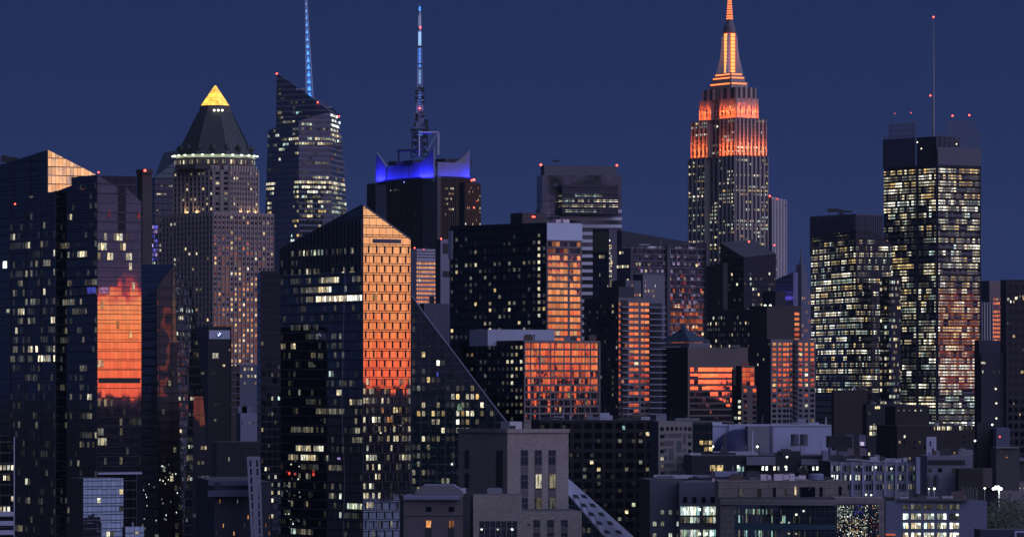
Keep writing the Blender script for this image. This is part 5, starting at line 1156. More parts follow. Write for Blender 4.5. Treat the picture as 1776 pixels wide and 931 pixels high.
# ------------------------------------------------------------------ the peaked tower, sunset on its narrow face
def peaked_tower():
    s = Bld('glass_tower', 'peaked glass tower whose narrow face blazes orange from its tip halfway down', 'skyscraper', 630, 1650); Y = s.Y
    gr = glass('sunset panes', 2.77, 3.436, .055, .085, tilt=.0016, ior=2.55, tint=(.010, .011, .016), mull=(.016, .010, .010), stag=.5, warp=.0008, wscale=.3, pane_var=.22)
    gl = glass('north panes', 2.4, 3.436, .04, .12, tilt=.0022, ior=2.15, tint=(.008, .010, .014), mull=(.035, .040, .055), pane_var=.5)
    s.block(487, 629, 712, 355, ytl=431, ytr=415, mr=gr, ml=gl, roof=False)
    fl, fr = s.F['l'], s.F['r']
    C, R, B, L = s.foot(487, 629, 712, Y, 31); zc, zl, zr = fl.t1.z, fl.t0.z, fr.t1.z
    s.part('roof', lambda b: b.poly([(*C, zc - .1), (*R, zr - .1), (*B, zl + zr - zc - .1), (*L, zl - .1)], ROOF))
    tr = plain('edge trim', (.10, .10, .13), .4)
    def trim(b):
        for A, Z in (((*L, zl), (*C, zc)), ((*C, zc), (*R, zr))): b.tube(A, Z, .28, tr, 5)
    s.part('coping', trim)
    s.part('corner_post', lambda b: b.tube((C.x, C.y - .05, 0), (C.x, C.y - .05, zc - .3), .28, plain('corner post', (.02, .02, .03)), 6))
    fl_y0, dy = 426, 16.45
    # upper screen on the left face: vertical fins
    s.fins('l', 22, .16, 380, 470, plain('screen fin', (.035, .042, .065), .4), d=.6)
    zs = [(0, 370, 700, 422, 0), (505, 422, 612, 442, .75, 'cwdd', None, 2), (0, 442, 700, 456, 0), (0, 456, 700, 475, .45, 'wdde', None, 2), (505, 475, 530, 545, .6, 'dde', None, 3), (550, 475, 565, 500, .6, 'dw'),
          (515, 502, 630, 524, .9, 'wwdW', None, 8), (0, 524, 700, 560, .10, 'e'), (0, 560, 700, 600, .16, 'dee'), (500, 774, 570, 796, .7, 'wWd', None, 4), (0, 640, 700, 774, .18, 'wddeec', None, 3), (0, 796, 700, 931, .15, 'wddeecc', None, 3)]
    s.windows('l', 426, 931, dy, 32, wf=.88, hf=.64, faint=.14, p=.12, run=2.5, kinds='wdded', zones=zs, out=.06)
    s.bands('l', fl_y0 - dy * .5 + 8, 931, dy, .12, plain('cool band', (.055, .062, .08)), d=.3)
    def wire(b):
        pts = [(604, 465), (603, 520), (600, 600), (597, 700), (601, 770), (603, 830), (600, 931)]
        for (x0, y0), (x1, y1) in zip(pts, pts[1:]): b.tube((PX(x0, Y), Y - 8 + 16, PZ(y0, Y)), (PX(x1, Y), Y + 8, PZ(y1, Y)), .10, plain('hoist cable', (.35, .36, .48)), 4)
    # the cable hangs in front of the left face
    def wire2(b):
        pts = [(604, 465), (602, 520), (600, 600), (598, 700), (600, 770), (603, 830), (600, 931)]
        d = fl.b1 - fl.b0
        def P(px, y):
            t = (px - 888) / F; u = (t * fl.b0.y - fl.b0.x) / (d.x - t * d.y); p = fl.b0 + d * u + fl.n * 1.2; return (p.x, p.y, PZ(y, p.y))
        for a_, b_ in zip(pts, pts[1:]): b.tube(P(*a_), P(*b_), .09, plain('hoist cable', (.30, .32, .45)), 4)
    s.part('hoist_cable', wire2)
    # right face: slot, staggered fins, lit rooms in the lower half
    s.part('roof_slot', lambda b: b.poly([fr.pt(.21, PZ(421, Y)) + fr.n * .15, fr.pt(.80, PZ(421, Y)) + fr.n * .15, fr.pt(.80, PZ(414, Y)) + fr.n * .15, fr.pt(.21, PZ(414, Y)) + fr.n * .15], plain('slot blue', (.05, .055, .09))))
    s.bands('r', 440 - dy * 5, 931, dy, .08, plain('sunset band', (.018, .012, .012)), d=.2)
    fin = plain('pane fin', (.06, .06, .09), .35)
    def fins(b):
        for r in range(35):
            y0 = 424 + r * dy if r < 32 else 0
            if not y0 or y0 > 931: continue
            for c in range(6):
                u = (c + (.35 if r % 2 else .72)) / 6
                if u > .98: continue
                z1, z0 = PZ(y0 + 2, Y), PZ(y0 + dy - 2, Y)
                if z1 > fr.top(u) - .5: continue
                P = fr.pt(u, z0); Q = fr.pt(u, z1); n = fr.n * .45; d = fr.d * .22
                b.poly([P + n, P + n + d, Q + n + d, Q + n], fin); b.poly([P, P + n, Q + n, Q], fin); b.poly([P + n + d, P + d, Q + d, Q + n + d], fin)
    s.part('fin', fins, kind='stuff')
    zr_ = [(0, 350, 800, 500, .0), (640, 500, 660, 530, .5, 'y'), (0, 500, 800, 650, .015, 'y'), (0, 650, 660, 880, .46, 'wwddW', None, 2), (0, 650, 800, 700, .24, 'wdde', None, 1.5), (0, 700, 800, 740, .38, 'wdydeo', None, 1.5), (0, 740, 800, 800, .34, 'wdd', None, 1.5), (0, 800, 800, 882, .18, 'wdde'), (0, 882, 800, 931, .05, 'wd')]
    s.windows('r', 440, 931, dy, 16, wf=.78, hf=.64, p=0, kinds='w', zones=zr_, out=.05)
    R_ = random.Random(9)
    for i in range(46):  # glowing specks that paint glints of street and party lights onto the glass
        f = fl if R_.random() < .55 else fr; u = R_.uniform(.06, .25) if f is fl else R_.uniform(.2, .95); z = PZ(R_.uniform(790, 925) if f is fl else R_.uniform(705, 760), Y); w = R_.uniform(.10, .3)
        s.W.append((f, u - w / f.len, u + w / f.len, z - w, z + w, KIND['C' if f is fl else R_.choice('yoW')], 'lamp', .1))
    for x, y in ((498, 817), (502, 820), (512, 821), (544, 817), (544, 822)): s.one('l', x - 2, y - 2, x + 2, y + 3, 'r', name='lamp')
    s.one('l', 585, 793, 591, 797, 'v'); s.done()
peaked_tower()

# ------------------------------------------------------------------ teal pyramid with the sweeping slanted edge
def slanted_pyramid():
    s = Bld('pyramid_apartment_block', 'dark teal apartment pyramid whose long slanted edge sweeps down to the right', 'building', 712, 1300)
    g = glass('teal wall', 2.4, 2.4, .12, .18, tilt=.004, ior=1.45, tint=(.008, .015, .019), mull=(.018, .028, .033)); Y = 1300
    q = lambda x, y, dy=0: Vector((PX(x, Y + dy), Y + dy, PZ(y, Y + dy)))
    E = [(713, 513), (735, 545), (762, 581), (790, 617), (820, 657), (851, 698), (884, 740), (930, 795), (985, 858), (1060, 945)]
    dyf = lambda x: (x - 713) * .035
    def wallf(b):
        pts = [q(712.9, 960, 0), q(1075, 960, dyf(1075))] + [q(x, y, dyf(x)) for x, y in reversed(E)] + [q(712.9, 513, 0)]
        n = (pts[1] - pts[0]).normalized(); p0 = pts[0]
        b.poly(pts, g, [((p - p0).dot(n), p.z) for p in pts])
    s.part('wall', wallf)
    rf = wall('pale blue roof', (.34, .36, .46), rough=.55, var=.15)
    wd = lambda x: .5 + max(0, x - 884) * .30
    def roof(b):
        for (x0, y0), (x1, y1) in zip(E, E[1:]):
            b.poly([q(x0, y0, dyf(x0)), q(x1, y1, dyf(x1)), q(x1 + wd(x1) + 1.5, y1 - 1, dyf(x1) + 18 + wd(x1)), q(x0 + wd(x0) + 1.5, y0 - 1, dyf(x0) + 18 + wd(x0))], rf)
    s.part('roof', roof)
    s.part('edge_trim', lambda b: [b.tube(q(x0, y0, dyf(x0)), q(x1, y1, dyf(x1)), .3, wall('edge grey', (.055, .06, .085)), 5) for (x0, y0), (x1, y1) in zip(E, E[1:])])
    for i in range(6):
        x = 990 + i * 13.5; y = 862 + i * 15.4
        for j in range(2):
            xx = x + 6 + j * (14 + i * 1.5)
            s.part('roof_slot', lambda b: b.poly([q(xx, y + 2.6, dyf(x) + 4 + j * 9) + Vector((0, -.5, .25)), q(xx + 10, y + 2.6 + (1), dyf(x) + 4 + j * 9) + Vector((0, -.5, .25)), q(xx + 5, y - 3.4, dyf(x) + 8 + j * 9) + Vector((0, -.5, .25)), q(xx - 4, y - 4, dyf(x) + 8 + j * 9) + Vector((0, -.5, .25))], BAND))
    f = Face(q(713, 960), q(1075, 960, dyf(1075)), q(713, 512), q(1075, 512, dyf(1075)))
    def skip(px, py, r, c):
        for (x0, y0), (x1, y1) in zip(E, E[1:]):
            if y0 <= py - 8 <= y1: return px + 6 > lerp(x0, x1, (py - 8 - y0) / (y1 - y0))
        return py < 520
    zs = [(700, 500, 2000, 612, .08, 'e'), (700, 612, 840, 700, .22, 'wWyd'), (700, 700, 840, 760, .36, 'wwWyd'), (700, 760, 800, 800, .22, 'wyd'), (700, 800, 800, 931, .20, 'dyw'), (840, 700, 2000, 931, .12, 'wd')]
    s.windows(f, 520, 935, 14.6, 43, wf=.66, hf=.66, p=.1, kinds='wyd', zones=zs, skip=skip, faint=.2, dark=WINK, darkp=.6, out=.05)
    s.one(f, 757, 645, 760, 653, 'b'); s.one(f, 792, 700, 803, 712, 'g'); s.one(f, 782, 803, 785, 806, 'C', name='lamp'); s.done()
slanted_pyramid()

def power_house():
    s = Bld('power_house', 'massive taupe masonry power house with tall slot windows and stepped annex', 'building', 880, 1050); Y = s.Y
    m = wall('taupe masonry', (.29, .245, .215), scale=.12, var=.30, grain=.5); md = m
    s.block(795, 880, 986, 747, mr=m, ml=md, a=31); fr, fl = s.F['r'], s.F['l']
    s.part('parapet', lambda b: [b.box(f.pt(.5, s.zc) + f.n * .02, (f.len + .3, .7, .9), m, math.atan2(f.d.y, f.d.x)) for f in (fr, fl)])
    s.part('roof_hut', lambda b: b.box((PX(887, Y + 6), Y + 6, PZ(740, Y)), (3.3, 4, 2.4), wall('pale hut', (.42, .40, .42)), radians(31))); s.part('hut_opening', lambda b: b.box((PX(889, Y + 3.6), Y + 3.8, PZ(741.5, Y)), (1.3, .5, 1.0), BAND, radians(31)))
    wb = glass('barred window', .42, .55, .2, .2, tilt=.03, ior=2.6, tint=(.03, .03, .045), mull=(.05, .05, .06)); wl = KIND['d']; sp = wall('brown spandrel', (.10, .075, .08))
    for i, (x0, x1) in enumerate(((903, 916), (927, 940), (951, 964))):
        for y0, y1 in ((780, 808), (822, 848), (863, 886)):
            s.one('r', x0, y0, x1, y1, wb, out=.05)
            if i == 1 and y0 == 822: s.one('r', x0 + 1, y0, x1 - 1, y1, 'w', out=.12)
            elif (i == 2 and y0 > 800) or (i == 1 and y0 == 863): s.one('r', x0 + 1, y0, x1 - 1, y1, 'd', out=.12)
        for y0, y1 in ((809, 821), (849, 862)): s.one('r', x0, y0, x1, y1, sp, name='spandrel', out=.06)
    for x0, x1, y0, y1 in ((806, 814, 780, 812), (806, 814, 820, 845), (860, 872, 780, 850)): s.one('l', x0, y0, x1, y1, WIND, out=.05)
    # annexes
    C, R, B, L = s.block(798, 880, 1009, 886, Y=1034, mr=m, ml=m, a=6, key='a'); fa = s.F['ar']
    C, R, B, L = s.block(797, 821, 905, 857, Y=1026, mr=m, ml=m, a=5, key='b', depth=9); fb = s.F['br']
    for x in (831.5, 841, 850.5, 860, 869.5, 879, 888.5): s.one('br', x, 903, x + 8.5, 935, wb, out=.05)
    for x in (833, 861, 886): s.one('br', x, 916, x + 4, 919, 'C', name='lamp', out=.15)
    for x0, x1 in ((925, 937), (949, 961), (973, 985)): s.one('ar', x0, 901, x1, 914, wb, out=.05); s.one('ar', x0, 915, x1, 922, sp, name='spandrel', out=.06); s.one('ar', x0, 923, x1, 940, wb, out=.05)
    s.one('ar', 915, 908, 919, 911, BAND, name='vent')
    s.done()
    s = Bld('brick_warehouse', 'low dark brick building with flat gables and two orange windows', 'building', 735, 1020)
    mb = wall('dark brick', (.10, .075, .068), scale=.1, var=.4, grain=.7); s.block(690, 700, 803, 862, mr=mb, ml=mb, a=3, depth=30)
    f = s.F['r']; sl = wall('pale slate', (.17, .17, .24)); gm = wall('gable stone', (.16, .14, .15))
    s.part('roof', lambda b: b.prism([Vector((PX(700, 1020), 1019.2)), Vector((PX(797, 1020), 1019.2)), Vector((PX(797, 1020), 1046)), Vector((PX(700, 1020), 1046))], PZ(866, 1020), PZ(861, 1020), sl, sl))
    def gable(b):
        Y = 1028; P = [(718, 862), (803, 862), (803, 852), (787, 841), (735, 841), (720, 852)]
        A = [Vector((PX(x, Y), Y, PZ(y, Y))) for x, y in P]; Q = [a + Vector((0, 14, 0)) for a in A]; b.poly(A, gm); b.poly(Q[::-1], gm)
        for i in range(len(A)): j = (i + 1) % len(A); b.poly([A[j], A[i], Q[i], Q[j]], sl if i > 1 else gm)
    s.part('gable', gable)
    for x in (743.5, 783): s.one('r', x - 5, 902, x + 4, 915, 'o'); s.one('r', x - 6, 916, x + 5, 935, BAND, name='opening', out=.05); s.one('r', x - 5, 878, x + 5, 887, WIND, out=.05)
    s.part('string_course', lambda b: b.box(f.pt(.5, PZ(892, 1020)), (f.len, .5, .4), mb, radians(3))); s.done()
power_house()
# ------------------------------------------------------------------ low-rise right foreground
def low_rise():
    bx = lambda s, nm, x0, x1, y0, y1, Y, d, m, rz=0.0: s.part(nm, lambda b: b.box(((PX(x0, Y) + PX(x1, Y)) / 2, Y + d / 2, (PZ(y0, Y) + PZ(y1, Y)) / 2), (PX(x1, Y) - PX(x0, Y), d, PZ(y0, Y) - PZ(y1, Y)), m, rz))
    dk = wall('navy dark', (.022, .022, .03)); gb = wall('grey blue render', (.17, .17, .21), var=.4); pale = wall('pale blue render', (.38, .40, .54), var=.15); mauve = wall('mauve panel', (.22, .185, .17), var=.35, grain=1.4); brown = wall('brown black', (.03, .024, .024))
    # dark apartment slab in front of the middle blocks
    s = Bld('apartment_block', 'long black apartment block with a few scattered lit windows behind the power house', 'building', 935, 1380)
    s.block(925, 935, 1141, 728, a=6, depth=22, mr=glass('apartment dark', 3.2, 3, .3, .4, tilt=.006, ior=1.55, tint=(.006, .006, .008), mull=(.012, .010, .012)), ml=dk)
    s.windows('r', 734, 931, 12.3, 17, wf=.5, hf=.55, p=.11, faint=.15, kinds='wdddee', zones=[(1090, 734, 1141, 931, .09, 'wcd')]); s.one('r', 1128, 750, 1137, 761, 'w'); s.one('r', 1128, 789, 1138, 798, 'c'); s.one('r', 1079, 738, 1084, 745, 'g')
    s.part('roof_unit', lambda b: (b.box((PX(1049, 1384), 1388, PZ(722, 1384)), (3, 3, 2.2), wall('pale unit', (.4, .4, .5))), b.box((PX(1057, 1384), 1388, PZ(724, 1384)), (2, 2, 1.4), wall('pale unit', (.4, .4, .5)))))
    s.part('roof_sail', lambda b: [b.poly([(PX(x, 1395), 1395, PZ(727, 1395)), (PX(x + 9, 1395), 1395, PZ(726, 1395)), (PX(x + 12, 1398), 1398, PZ(721, 1398)), (PX(x + 3, 1398), 1398, PZ(722, 1398))], wall('pale unit', (.4, .4, .5))) for x in (957, 966)]); s.done()
    # mosaic-windowed small block
    s = Bld('apartment_block', 'small grey block with a mosaic of dull panels and windows', 'building', 1142, 1330); Y = 1330
    m = wall('mauve concrete', (.23, .20, .18), var=.3); s.block(1130, 1142, 1201, 730, mr=m, ml=dk, a=6, depth=20); d1 = wall('panel violet', (.11, .095, .11)); d2 = wall('panel green', (.09, .095, .09))
    for x0, y0, x1, y1, k in ((1151, 751, 1156, 758, d2), (1159, 751, 1182, 758, d1), (1185, 751, 1190, 770, d1), (1193, 751, 1198, 758, d2), (1151, 764, 1168, 772, d1), (1174, 764, 1182, 783, d2), (1151, 777, 1157, 784, d2), (1160, 777, 1168, 797, d1), (1185, 777, 1190, 784, d1), (1151, 790, 1157, 797, d2), (1174, 790, 1182, 797, d1), (1185, 790, 1190, 797, d2), (1151, 803, 1168, 810, d1), (1174, 803, 1190, 810, d1), (1151, 816, 1158, 822, d2), (1161, 816, 1182, 822, d2), (1185, 816, 1190, 822, d1)): s.one('r', x0, y0, x1, y1, k, name='panel', out=.08)
    s.windows('r', 737, 822, 12.9, 1, u0=.05, u1=.16, wf=.9, hf=.5, p=.45, kinds='wde', dark=WIND); s.windows('r', 737, 822, 12.9, 1, u0=.87, u1=.97, wf=.9, hf=.5, p=.2, kinds='wde', dark=WIND); s.windows('r', 737, 749, 12.0, 5, u0=.2, u1=.86, wf=.6, hf=.5, p=.3, kinds='wyd', dark=WIND); s.done()
    s = Bld('glass_annex', 'teal glazed annex with warm lit rooms beside the mosaic block', 'building', 1202, 1360); g = glass('teal annex', 2.4, 3, .1, .2, ior=1.8, tint=(.015, .024, .028))
    s.block(1196, 1202, 1236, 735, mr=g, ml=dk, a=4, depth=15); s.windows('r', 762, 784, 11, 3, u0=.3, wf=.8, hf=.7, p=.8, kinds='yyo'); s.done()
    # pale box with dome
    s = Bld('assembly_hall', 'pale box hall with a blue half dome in front of its wall', 'hall', 1232, 1420); Y = 1420
    bx(s, 'wall', 1232, 1442, 737, 840, Y, 40, pale); bx(s, 'wall', 1297, 1334, 739, 840, Y - 13, 13.2, gb); bx(s, 'wall', 1264, 1296, 736, 780, Y - 1.2, 1.0, wall('paler blue render', (.36, .36, .48), var=.15)); bx(s, 'wall', 1338, 1341, 738, 830, Y - 1.4, 1.2, gb)
    R_ = (1290 - 1238) / F * Y
    s.part('dome', lambda b: [b.lathe((PX(1285, Y), Y - 3, PZ(788, Y)), [(R_ * cos(t0), R_ * .86 * sin(t0)), (R_ * cos(t1), R_ * .86 * sin(t1))], wall('dome blue', (.035, .042, .10), rough=.5), 28) for t0, t1 in [(pi / 2 * i / 9, pi / 2 * (i + 1) / 9) for i in range(9)]])
    for x0, x1 in ((1371, 1386), (1387, 1402)): s.part('cooling_tower', lambda b: b.lathe((PX((x0 + x1) / 2, Y - 6), Y - 6, PZ(773, Y - 6)), [(1.35, 0), (1.2, 1.5), (1.3, 3.6), (1.0, 3.7), (1e-5, 3.7)], wall('tank grey', (.08, .08, .10)), 14))
    bx(s, 'roof_edge', 1232, 1442, 736, 738.2, Y - .3, 1, wall('edge blue', (.42, .43, .54)))
    bx(s, 'plinth', 1200, 1300, 783, 830, Y - 16, 12, brown); bx(s, 'ledge', 1200, 1310, 782.5, 784.5, Y - 16.6, 1, pale); bx(s, 'flue', 1256, 1259.5, 753, 785, Y - 17, .8, wall('flue rust', (.05, .04, .045)))
    for x, y in ((1294, 775), (1300, 775)): s.beacon(x, y, Y=Y - 18, r=1.3, mat=KIND['d'])
    s.done()
    def lamp(label, x, y, Y, r=3.0, mat=None, pole=8, power=40):
        r *= .68
        s = Bld('wall_lamp' if not pole else 'floodlight_pole', label, 'lamp', x, Y, 'small lamps on the low roofs'); k = Y / F
        s.part('lamp_head', lambda b: b.lathe((PX(x, Y), Y, PZ(y, Y)), [(1e-5, -r * k * .8), (r * k, -r * k * .3), (r * k * .8, r * k * .6), (1e-5, r * k * .9)], mat or emit('flood cool', (.85, 1, .72), 3.5), 12))
        s.part('pole' if pole else 'bracket', lambda b: b.tube((PX(x, Y), Y + .3, PZ(y + r * .5, Y)), (PX(x, Y), Y + .3, max(0, PZ(y + max(pole, 2) + r, Y))), .12, STEEL, 6))
        if power:
            ld = bpy.data.lights.new('flood', 'POINT'); ld.energy = power; ld.color = (.85, 1, .78); ld.shadow_soft_size = .6; o = bpy.data.objects.new('flood_light', ld); COL.objects.link(o); o.parent = s.o; o.location = s.loc((PX(x, Y), Y - 1.6 * r * k, PZ(y, Y)))
        return s
    lamp('glowing lamp below the dome at the pale wall foot', 1236, 774, 1395, 3.6, pole=0, power=250); lamp('glowing lamp on the pale wall right of the dome', 1313.5, 774, 1395, 3.2, pole=0, power=220)
    # flagpole
    s = Bld('flagpole', 'thin pale pole rising in front of the blue dome', 'pole', 1305, 1380); s.part('shaft', lambda b: b.tube((PX(1305, 1380), 1380, PZ(787, 1380)), (PX(1305, 1380), 1380, PZ(747, 1380)), .16, wall('pole white', (.5, .5, .6)), 6)); s.part('base', lambda b: b.box((PX(1305, 1380), 1380, PZ(800, 1380)), (.5, .5, 5), STEEL)); s.done()
    # row-window building
    s = Bld('office_block', 'low roofs with warm and green-white lit rooms below the dome hall', 'building', 1200, 1300); Y = 1300
    s.block(1190, 1200, 1480, 790, a=2, depth=30, mr=dk, ml=dk)
    s.windows('r', 806, 820, 12, 22, wf=.55, hf=.62, p=.3, kinds='cC', u0=.33, u1=.86, zones=[(1320, 800, 1350, 830, .7, 'C'), (1350, 800, 1375, 830, .5, 'C'), (1395, 800, 1425, 830, .9, 'cC')]); s.one('r', 1231, 806, 1241, 817, 'y'); s.one('r', 1242, 806, 1254, 817, 'y'); s.one('r', 1277, 808, 1290, 818, 'g'); s.one('r', 1278, 806, 1282, 812, 'C')
    bx(s, 'roof_block', 1295, 1345, 792, 806, Y - 3, 3, gb); bx(s, 'roof_block', 1390, 1425, 796, 806, Y - 3, 3, gb); bx(s, 'stair_tower', 1427, 1451, 781, 835, Y - 5, 5, wall('blue grey wall', (.22, .23, .32))); bx(s, 'hvac_box', 1350, 1388, 782, 794, Y + 6, 6, dk)
    bx(s, 'flue', 1437, 1440.5, 768, 850, Y - 9, .7, wall('flue rust', (.05, .04, .045))); bx(s, 'roof_block', 1437, 1478, 756, 776, Y + 40, 10, dk)
    for x in (1467, 1489): bx(s, 'roof_vent', x, x + 13, 754, 774, Y + 44, 5, wall('vent grey', (.12, .12, .17))); s.part('vent_lamp', lambda b: b.box((PX(x + 6.5, Y + 43.5), Y + 43.7, PZ(769, Y + 43)), (1.1, .3, 1.0), emit('vent lamp', (.75, .62, .95), .8))); bx(s, 'vent_grille', x + 2, x + 14, 777, 790, Y + 40, 4, wall('vent pink', (.16, .12, .15)))
    bx(s, 'roof_box', 1454, 1470, 783, 800, Y - 4, 4, wall('vent grey', (.12, .12, .17))); s.done()
    lamp('greenish lamp among the dark roofs below the tanks', 1365, 792, 1280, 2.8, pole=0); lamp('greenish lamp over lit row windows', 1363, 809, 1280, 3.2, pole=0)
    # long white-framed office
    s = Bld('office_block', 'long pale framed office with three floors of greenish lit windows', 'building', 1440, 1240); Y = 1240
    s.block(1425, 1440, 1592, 800, a=3, depth=26, mr=gb, ml=dk, ytr=803)
    wp = wall('blue grey frame', (.23, .24, .33))
    s.windows('r', 804, 852, 16, 32, wf=.62, hf=.6, p=.5, kinds='cCgdd', run=2, zones=[(1440, 820, 1500, 836, .85, 'C'), (1440, 836, 1530, 860, 0), (1500, 804, 1600, 836, .5, 'cCgd')], dark=WIND)
    s.fins('r', 8, .22, 800, 860, wp, d=.5); bx(s, 'stair_tower', 1589, 1609, 793, 856, Y - 2, 6, wp)
    s.part('roof_pipe', lambda b: [b.tube((PX(x, Y + 4), Y + 4, PZ(y, Y)), (PX(x + 34, Y + 4), Y + 4, PZ(y + 1.5, Y)), .25, wall('pale unit', (.4, .4, .5)), 5) for x, y in ((1468, 797), (1492, 799), (1530, 800))]); s.done()
    for lab, x, y in (('bright lamp over the long pale office, left one', 1519, 810), ('bright lamp over the long pale office, right one', 1546, 812), ('small roof lamp left behind the media wall top', 1502, 857), ('brighter small roof lamp right behind the media wall top', 1511, 858)): lamp(lab, x, y, 1225, 2.6 if y < 850 else 2.2, pole=3)
    # curved-front cultural building with the media wall
    s = Bld('office_block', 'grey block with bright green-white lit workshop windows', 'building', 1127, 1040); Y = 1040
    s.block(1120, 1127, 1186, 832, a=4, depth=26, mr=wall('slate blue wall', (.075, .08, .10)), ml=dk); s.windows('r', 878, 931, 20, 4, wf=.45, hf=.4, p=.75, kinds='cdc', u0=.02, u1=.95); 
    bx(s, 'wall', 1178, 1246, 836, 960, Y - 4, 26, wall('slate wall', (.09, .09, .115))); f = Face((PX(1178, Y - 4), Y - 4.1, 0), (PX(1246, Y - 4), Y - 4.1, 0), (PX(1178, Y - 4), Y - 4.1, PZ(836, Y - 4)), (PX(1246, Y - 4), Y - 4.1, PZ(836, Y - 4)))
    for y0, y1 in ((878, 894), (896, 907), (918, 931)):
        for i in range(11):
            x = 1180 + i * 5.6
            if i == 6: continue
            s.one(f, x, y0, x + 5, y1, s.rng.choice('ccCg' if y0 != 896 else 'ccdy'), out=.05)
    for x, y in ((1187, 883), (1213, 883), (1225, 884), (1235, 884), (1213, 925), (1225, 925), (1235, 925)): s.one(f, x - 2, y - 2, x + 2, y + 2, emit('tube lamp', (.85, 1, .8), 3), name='lamp', out=.2)
    for x in (1185, 1201, 1217, 1233): s.one(f, x, 861, x + 7, 871, WIND, out=.05)
    for x, y in ((1240, 833), (1270, 832)): s.part('roof_unit', lambda b: b.box((PX(x, Y + 6), Y + 6, PZ(y, Y)), (1.2 if x < 1250 else 1.8, 1.5, .6), wall('pale roof unit', (.45, .42, .5))))
    bx(s, 'roof_box', 1240, 1282, 818, 826, Y + 14, 8, wall('blue grey wall', (.22, .23, .32))); bx(s, 'roof_edge', 1140, 1236, 823, 825, Y + 26, .6, pale); s.done()
    s = Bld('arts_centre', 'mauve modern building with curved glass front and a glittering media wall', 'building', 1250, 1000); Y = 1000
    bx(s, 'wall', 1246, 1470, 834, 862, Y + 10, 20, mauve)
    s.part('roof_unit', lambda b: [b.box((PX(x, Y + 14), Y + 12, PZ(829, Y)), (w, 2, h), wall('pale roof unit', (.45, .42, .5))) for x, w, h in ((1324, 1.5, 1.3), (1332, 1.0, 1.0), (1349, 2, 1.4), (1362, 1.6, 1.0), (1372, 1.2, 1.5), (1390, 1.6, .8))])
    s.part('roof_tank', lambda b: b.lathe((PX(1415, Y + 14), Y + 14, PZ(834, Y)), [(1.7, 0), (1.7, 1.2), (1.5, 1.4), (1e-5, 1.4)], wall('tank blue', (.16, .18, .26)), 18)); s.part('roof_tree', lambda b: [b.lathe((PX(1391, Y + 16) + dx, Y + 16, PZ(820, Y) + dz), [(1e-5, -1), (.8, -.6), (1, .1), (.6, .8), (1e-5, 1)], wall('planter dark', (.02, .025, .02)), 8) for dx, dz in ((-.6, 0), (.5, .3), (0, -.6))])
    fb = Face((PX(1246, Y + 10), Y + 9.9, 0), (PX(1470, Y + 10), Y + 9.9, 0), (PX(1246, Y + 10), Y + 9.9, PZ(834, Y + 10)), (PX(1470, Y + 10), Y + 9.9, PZ(834, Y + 10)))
    for x0, x1, y0, y1, k in ((1281, 1289, 847, 862, 'e'), (1314, 1321, 847, 862, 'e'), (1341, 1346, 845, 862, WIND), (1363, 1366, 846, 858, 'd'), (1378, 1381, 843, 859, 'w'), (1388, 1414, 844, 862, WIND), (1422, 1427, 844, 860, WIND), (1455, 1460, 843, 858, WIND), (1402, 1405, 846, 849, 'C')): s.one(fb, x0, y0, x1, y1, k, out=.06)
    # curved glazing
    gcl = glass('curved glazing', 1.1, 1.6, .06, .06, tilt=.004, ior=1.9, tint=(.02, .03, .04), mull=(.05, .05, .07)); N = 16; P = [(PX(lerp(1250, 1448, i / N), Y), Y - 7 * sin(pi * (i / N) * .5) + 3) for i in range(N + 1)]
    s.part('wall', lambda b: [b.poly([(*P[i], 0), (*P[i + 1], 0), (*P[i + 1], PZ(874, Y)), (*P[i], PZ(874, Y))], gcl if i > 1 else mauve, [(i * 1.6, 0), (i * 1.6 + 1.6, 0), (i * 1.6 + 1.6, PZ(874, Y)), (i * 1.6, PZ(874, Y))]) for i in range(N)])
    s.part('curved_fascia', lambda b: [(b.poly([(P[i][0], P[i][1] - .5, PZ(875, Y)), (P[i + 1][0], P[i + 1][1] - .5, PZ(875, Y)), (P[i + 1][0], P[i + 1][1] - .5, PZ(865, Y)), (P[i][0], P[i][1] - .5, PZ(865, Y))], mauve), b.poly([(P[i][0], P[i][1] - .5, PZ(865, Y)), (P[i + 1][0], P[i + 1][1] - .5, PZ(865, Y)), (P[i + 1][0], 1012, PZ(863, Y)), (P[i][0], 1012, PZ(863, Y))], dk)) for i in range(N)])
    tl = wall('teal spandrel', (.025, .06, .085))
    s.part('spandrel', lambda b: [b.poly([(P[i][0], P[i][1] - .1, PZ(917, Y)), (P[i + 1][0], P[i + 1][1] - .1, PZ(917, Y)), (P[i + 1][0], P[i + 1][1] - .1, PZ(908, Y)), (P[i][0], P[i][1] - .1, PZ(908, Y))], tl) for i in range(2, N)])
    for i in range(2, N):
        f = Face((P[i][0], P[i][1] - .12, 0), (P[i + 1][0], P[i + 1][1] - .12, 0), (P[i][0], P[i][1] - .12, 60), (P[i + 1][0], P[i + 1][1] - .12, 60))
        for j in range(4):
            for y0, y1, p in ((882, 892, .75 if i < 6 else .15), (893, 907, .55 if i < 9 else .15), (919, 931, .45 if i < 6 else .15)):
                if s.rng.random() < p: s.W.append((f, j / 4 + .03, j / 4 + .22, PZ(y1, Y), PZ(y0, Y), KIND[s.rng.choice('gedg' if i < 9 else 'ee')], 'window', .03))
    for x, y in ((1388, 885), (1386, 891), (1371, 924), (1384, 924), (1355, 905), (1362, 905), (1370, 905)):
        i = int((x - 1250) / 198 * N); f = Face((P[i][0], P[i][1] - .3, 0), (P[i + 1][0], P[i + 1][1] - .3, 0), (P[i][0], P[i][1] - .3, 60), (P[i + 1][0], P[i + 1][1] - .3, 60)); s.W.append((f, .3, .6, PZ(y + 1.6, Y), PZ(y - 1.6, Y), KIND['C'], 'lamp', .1))
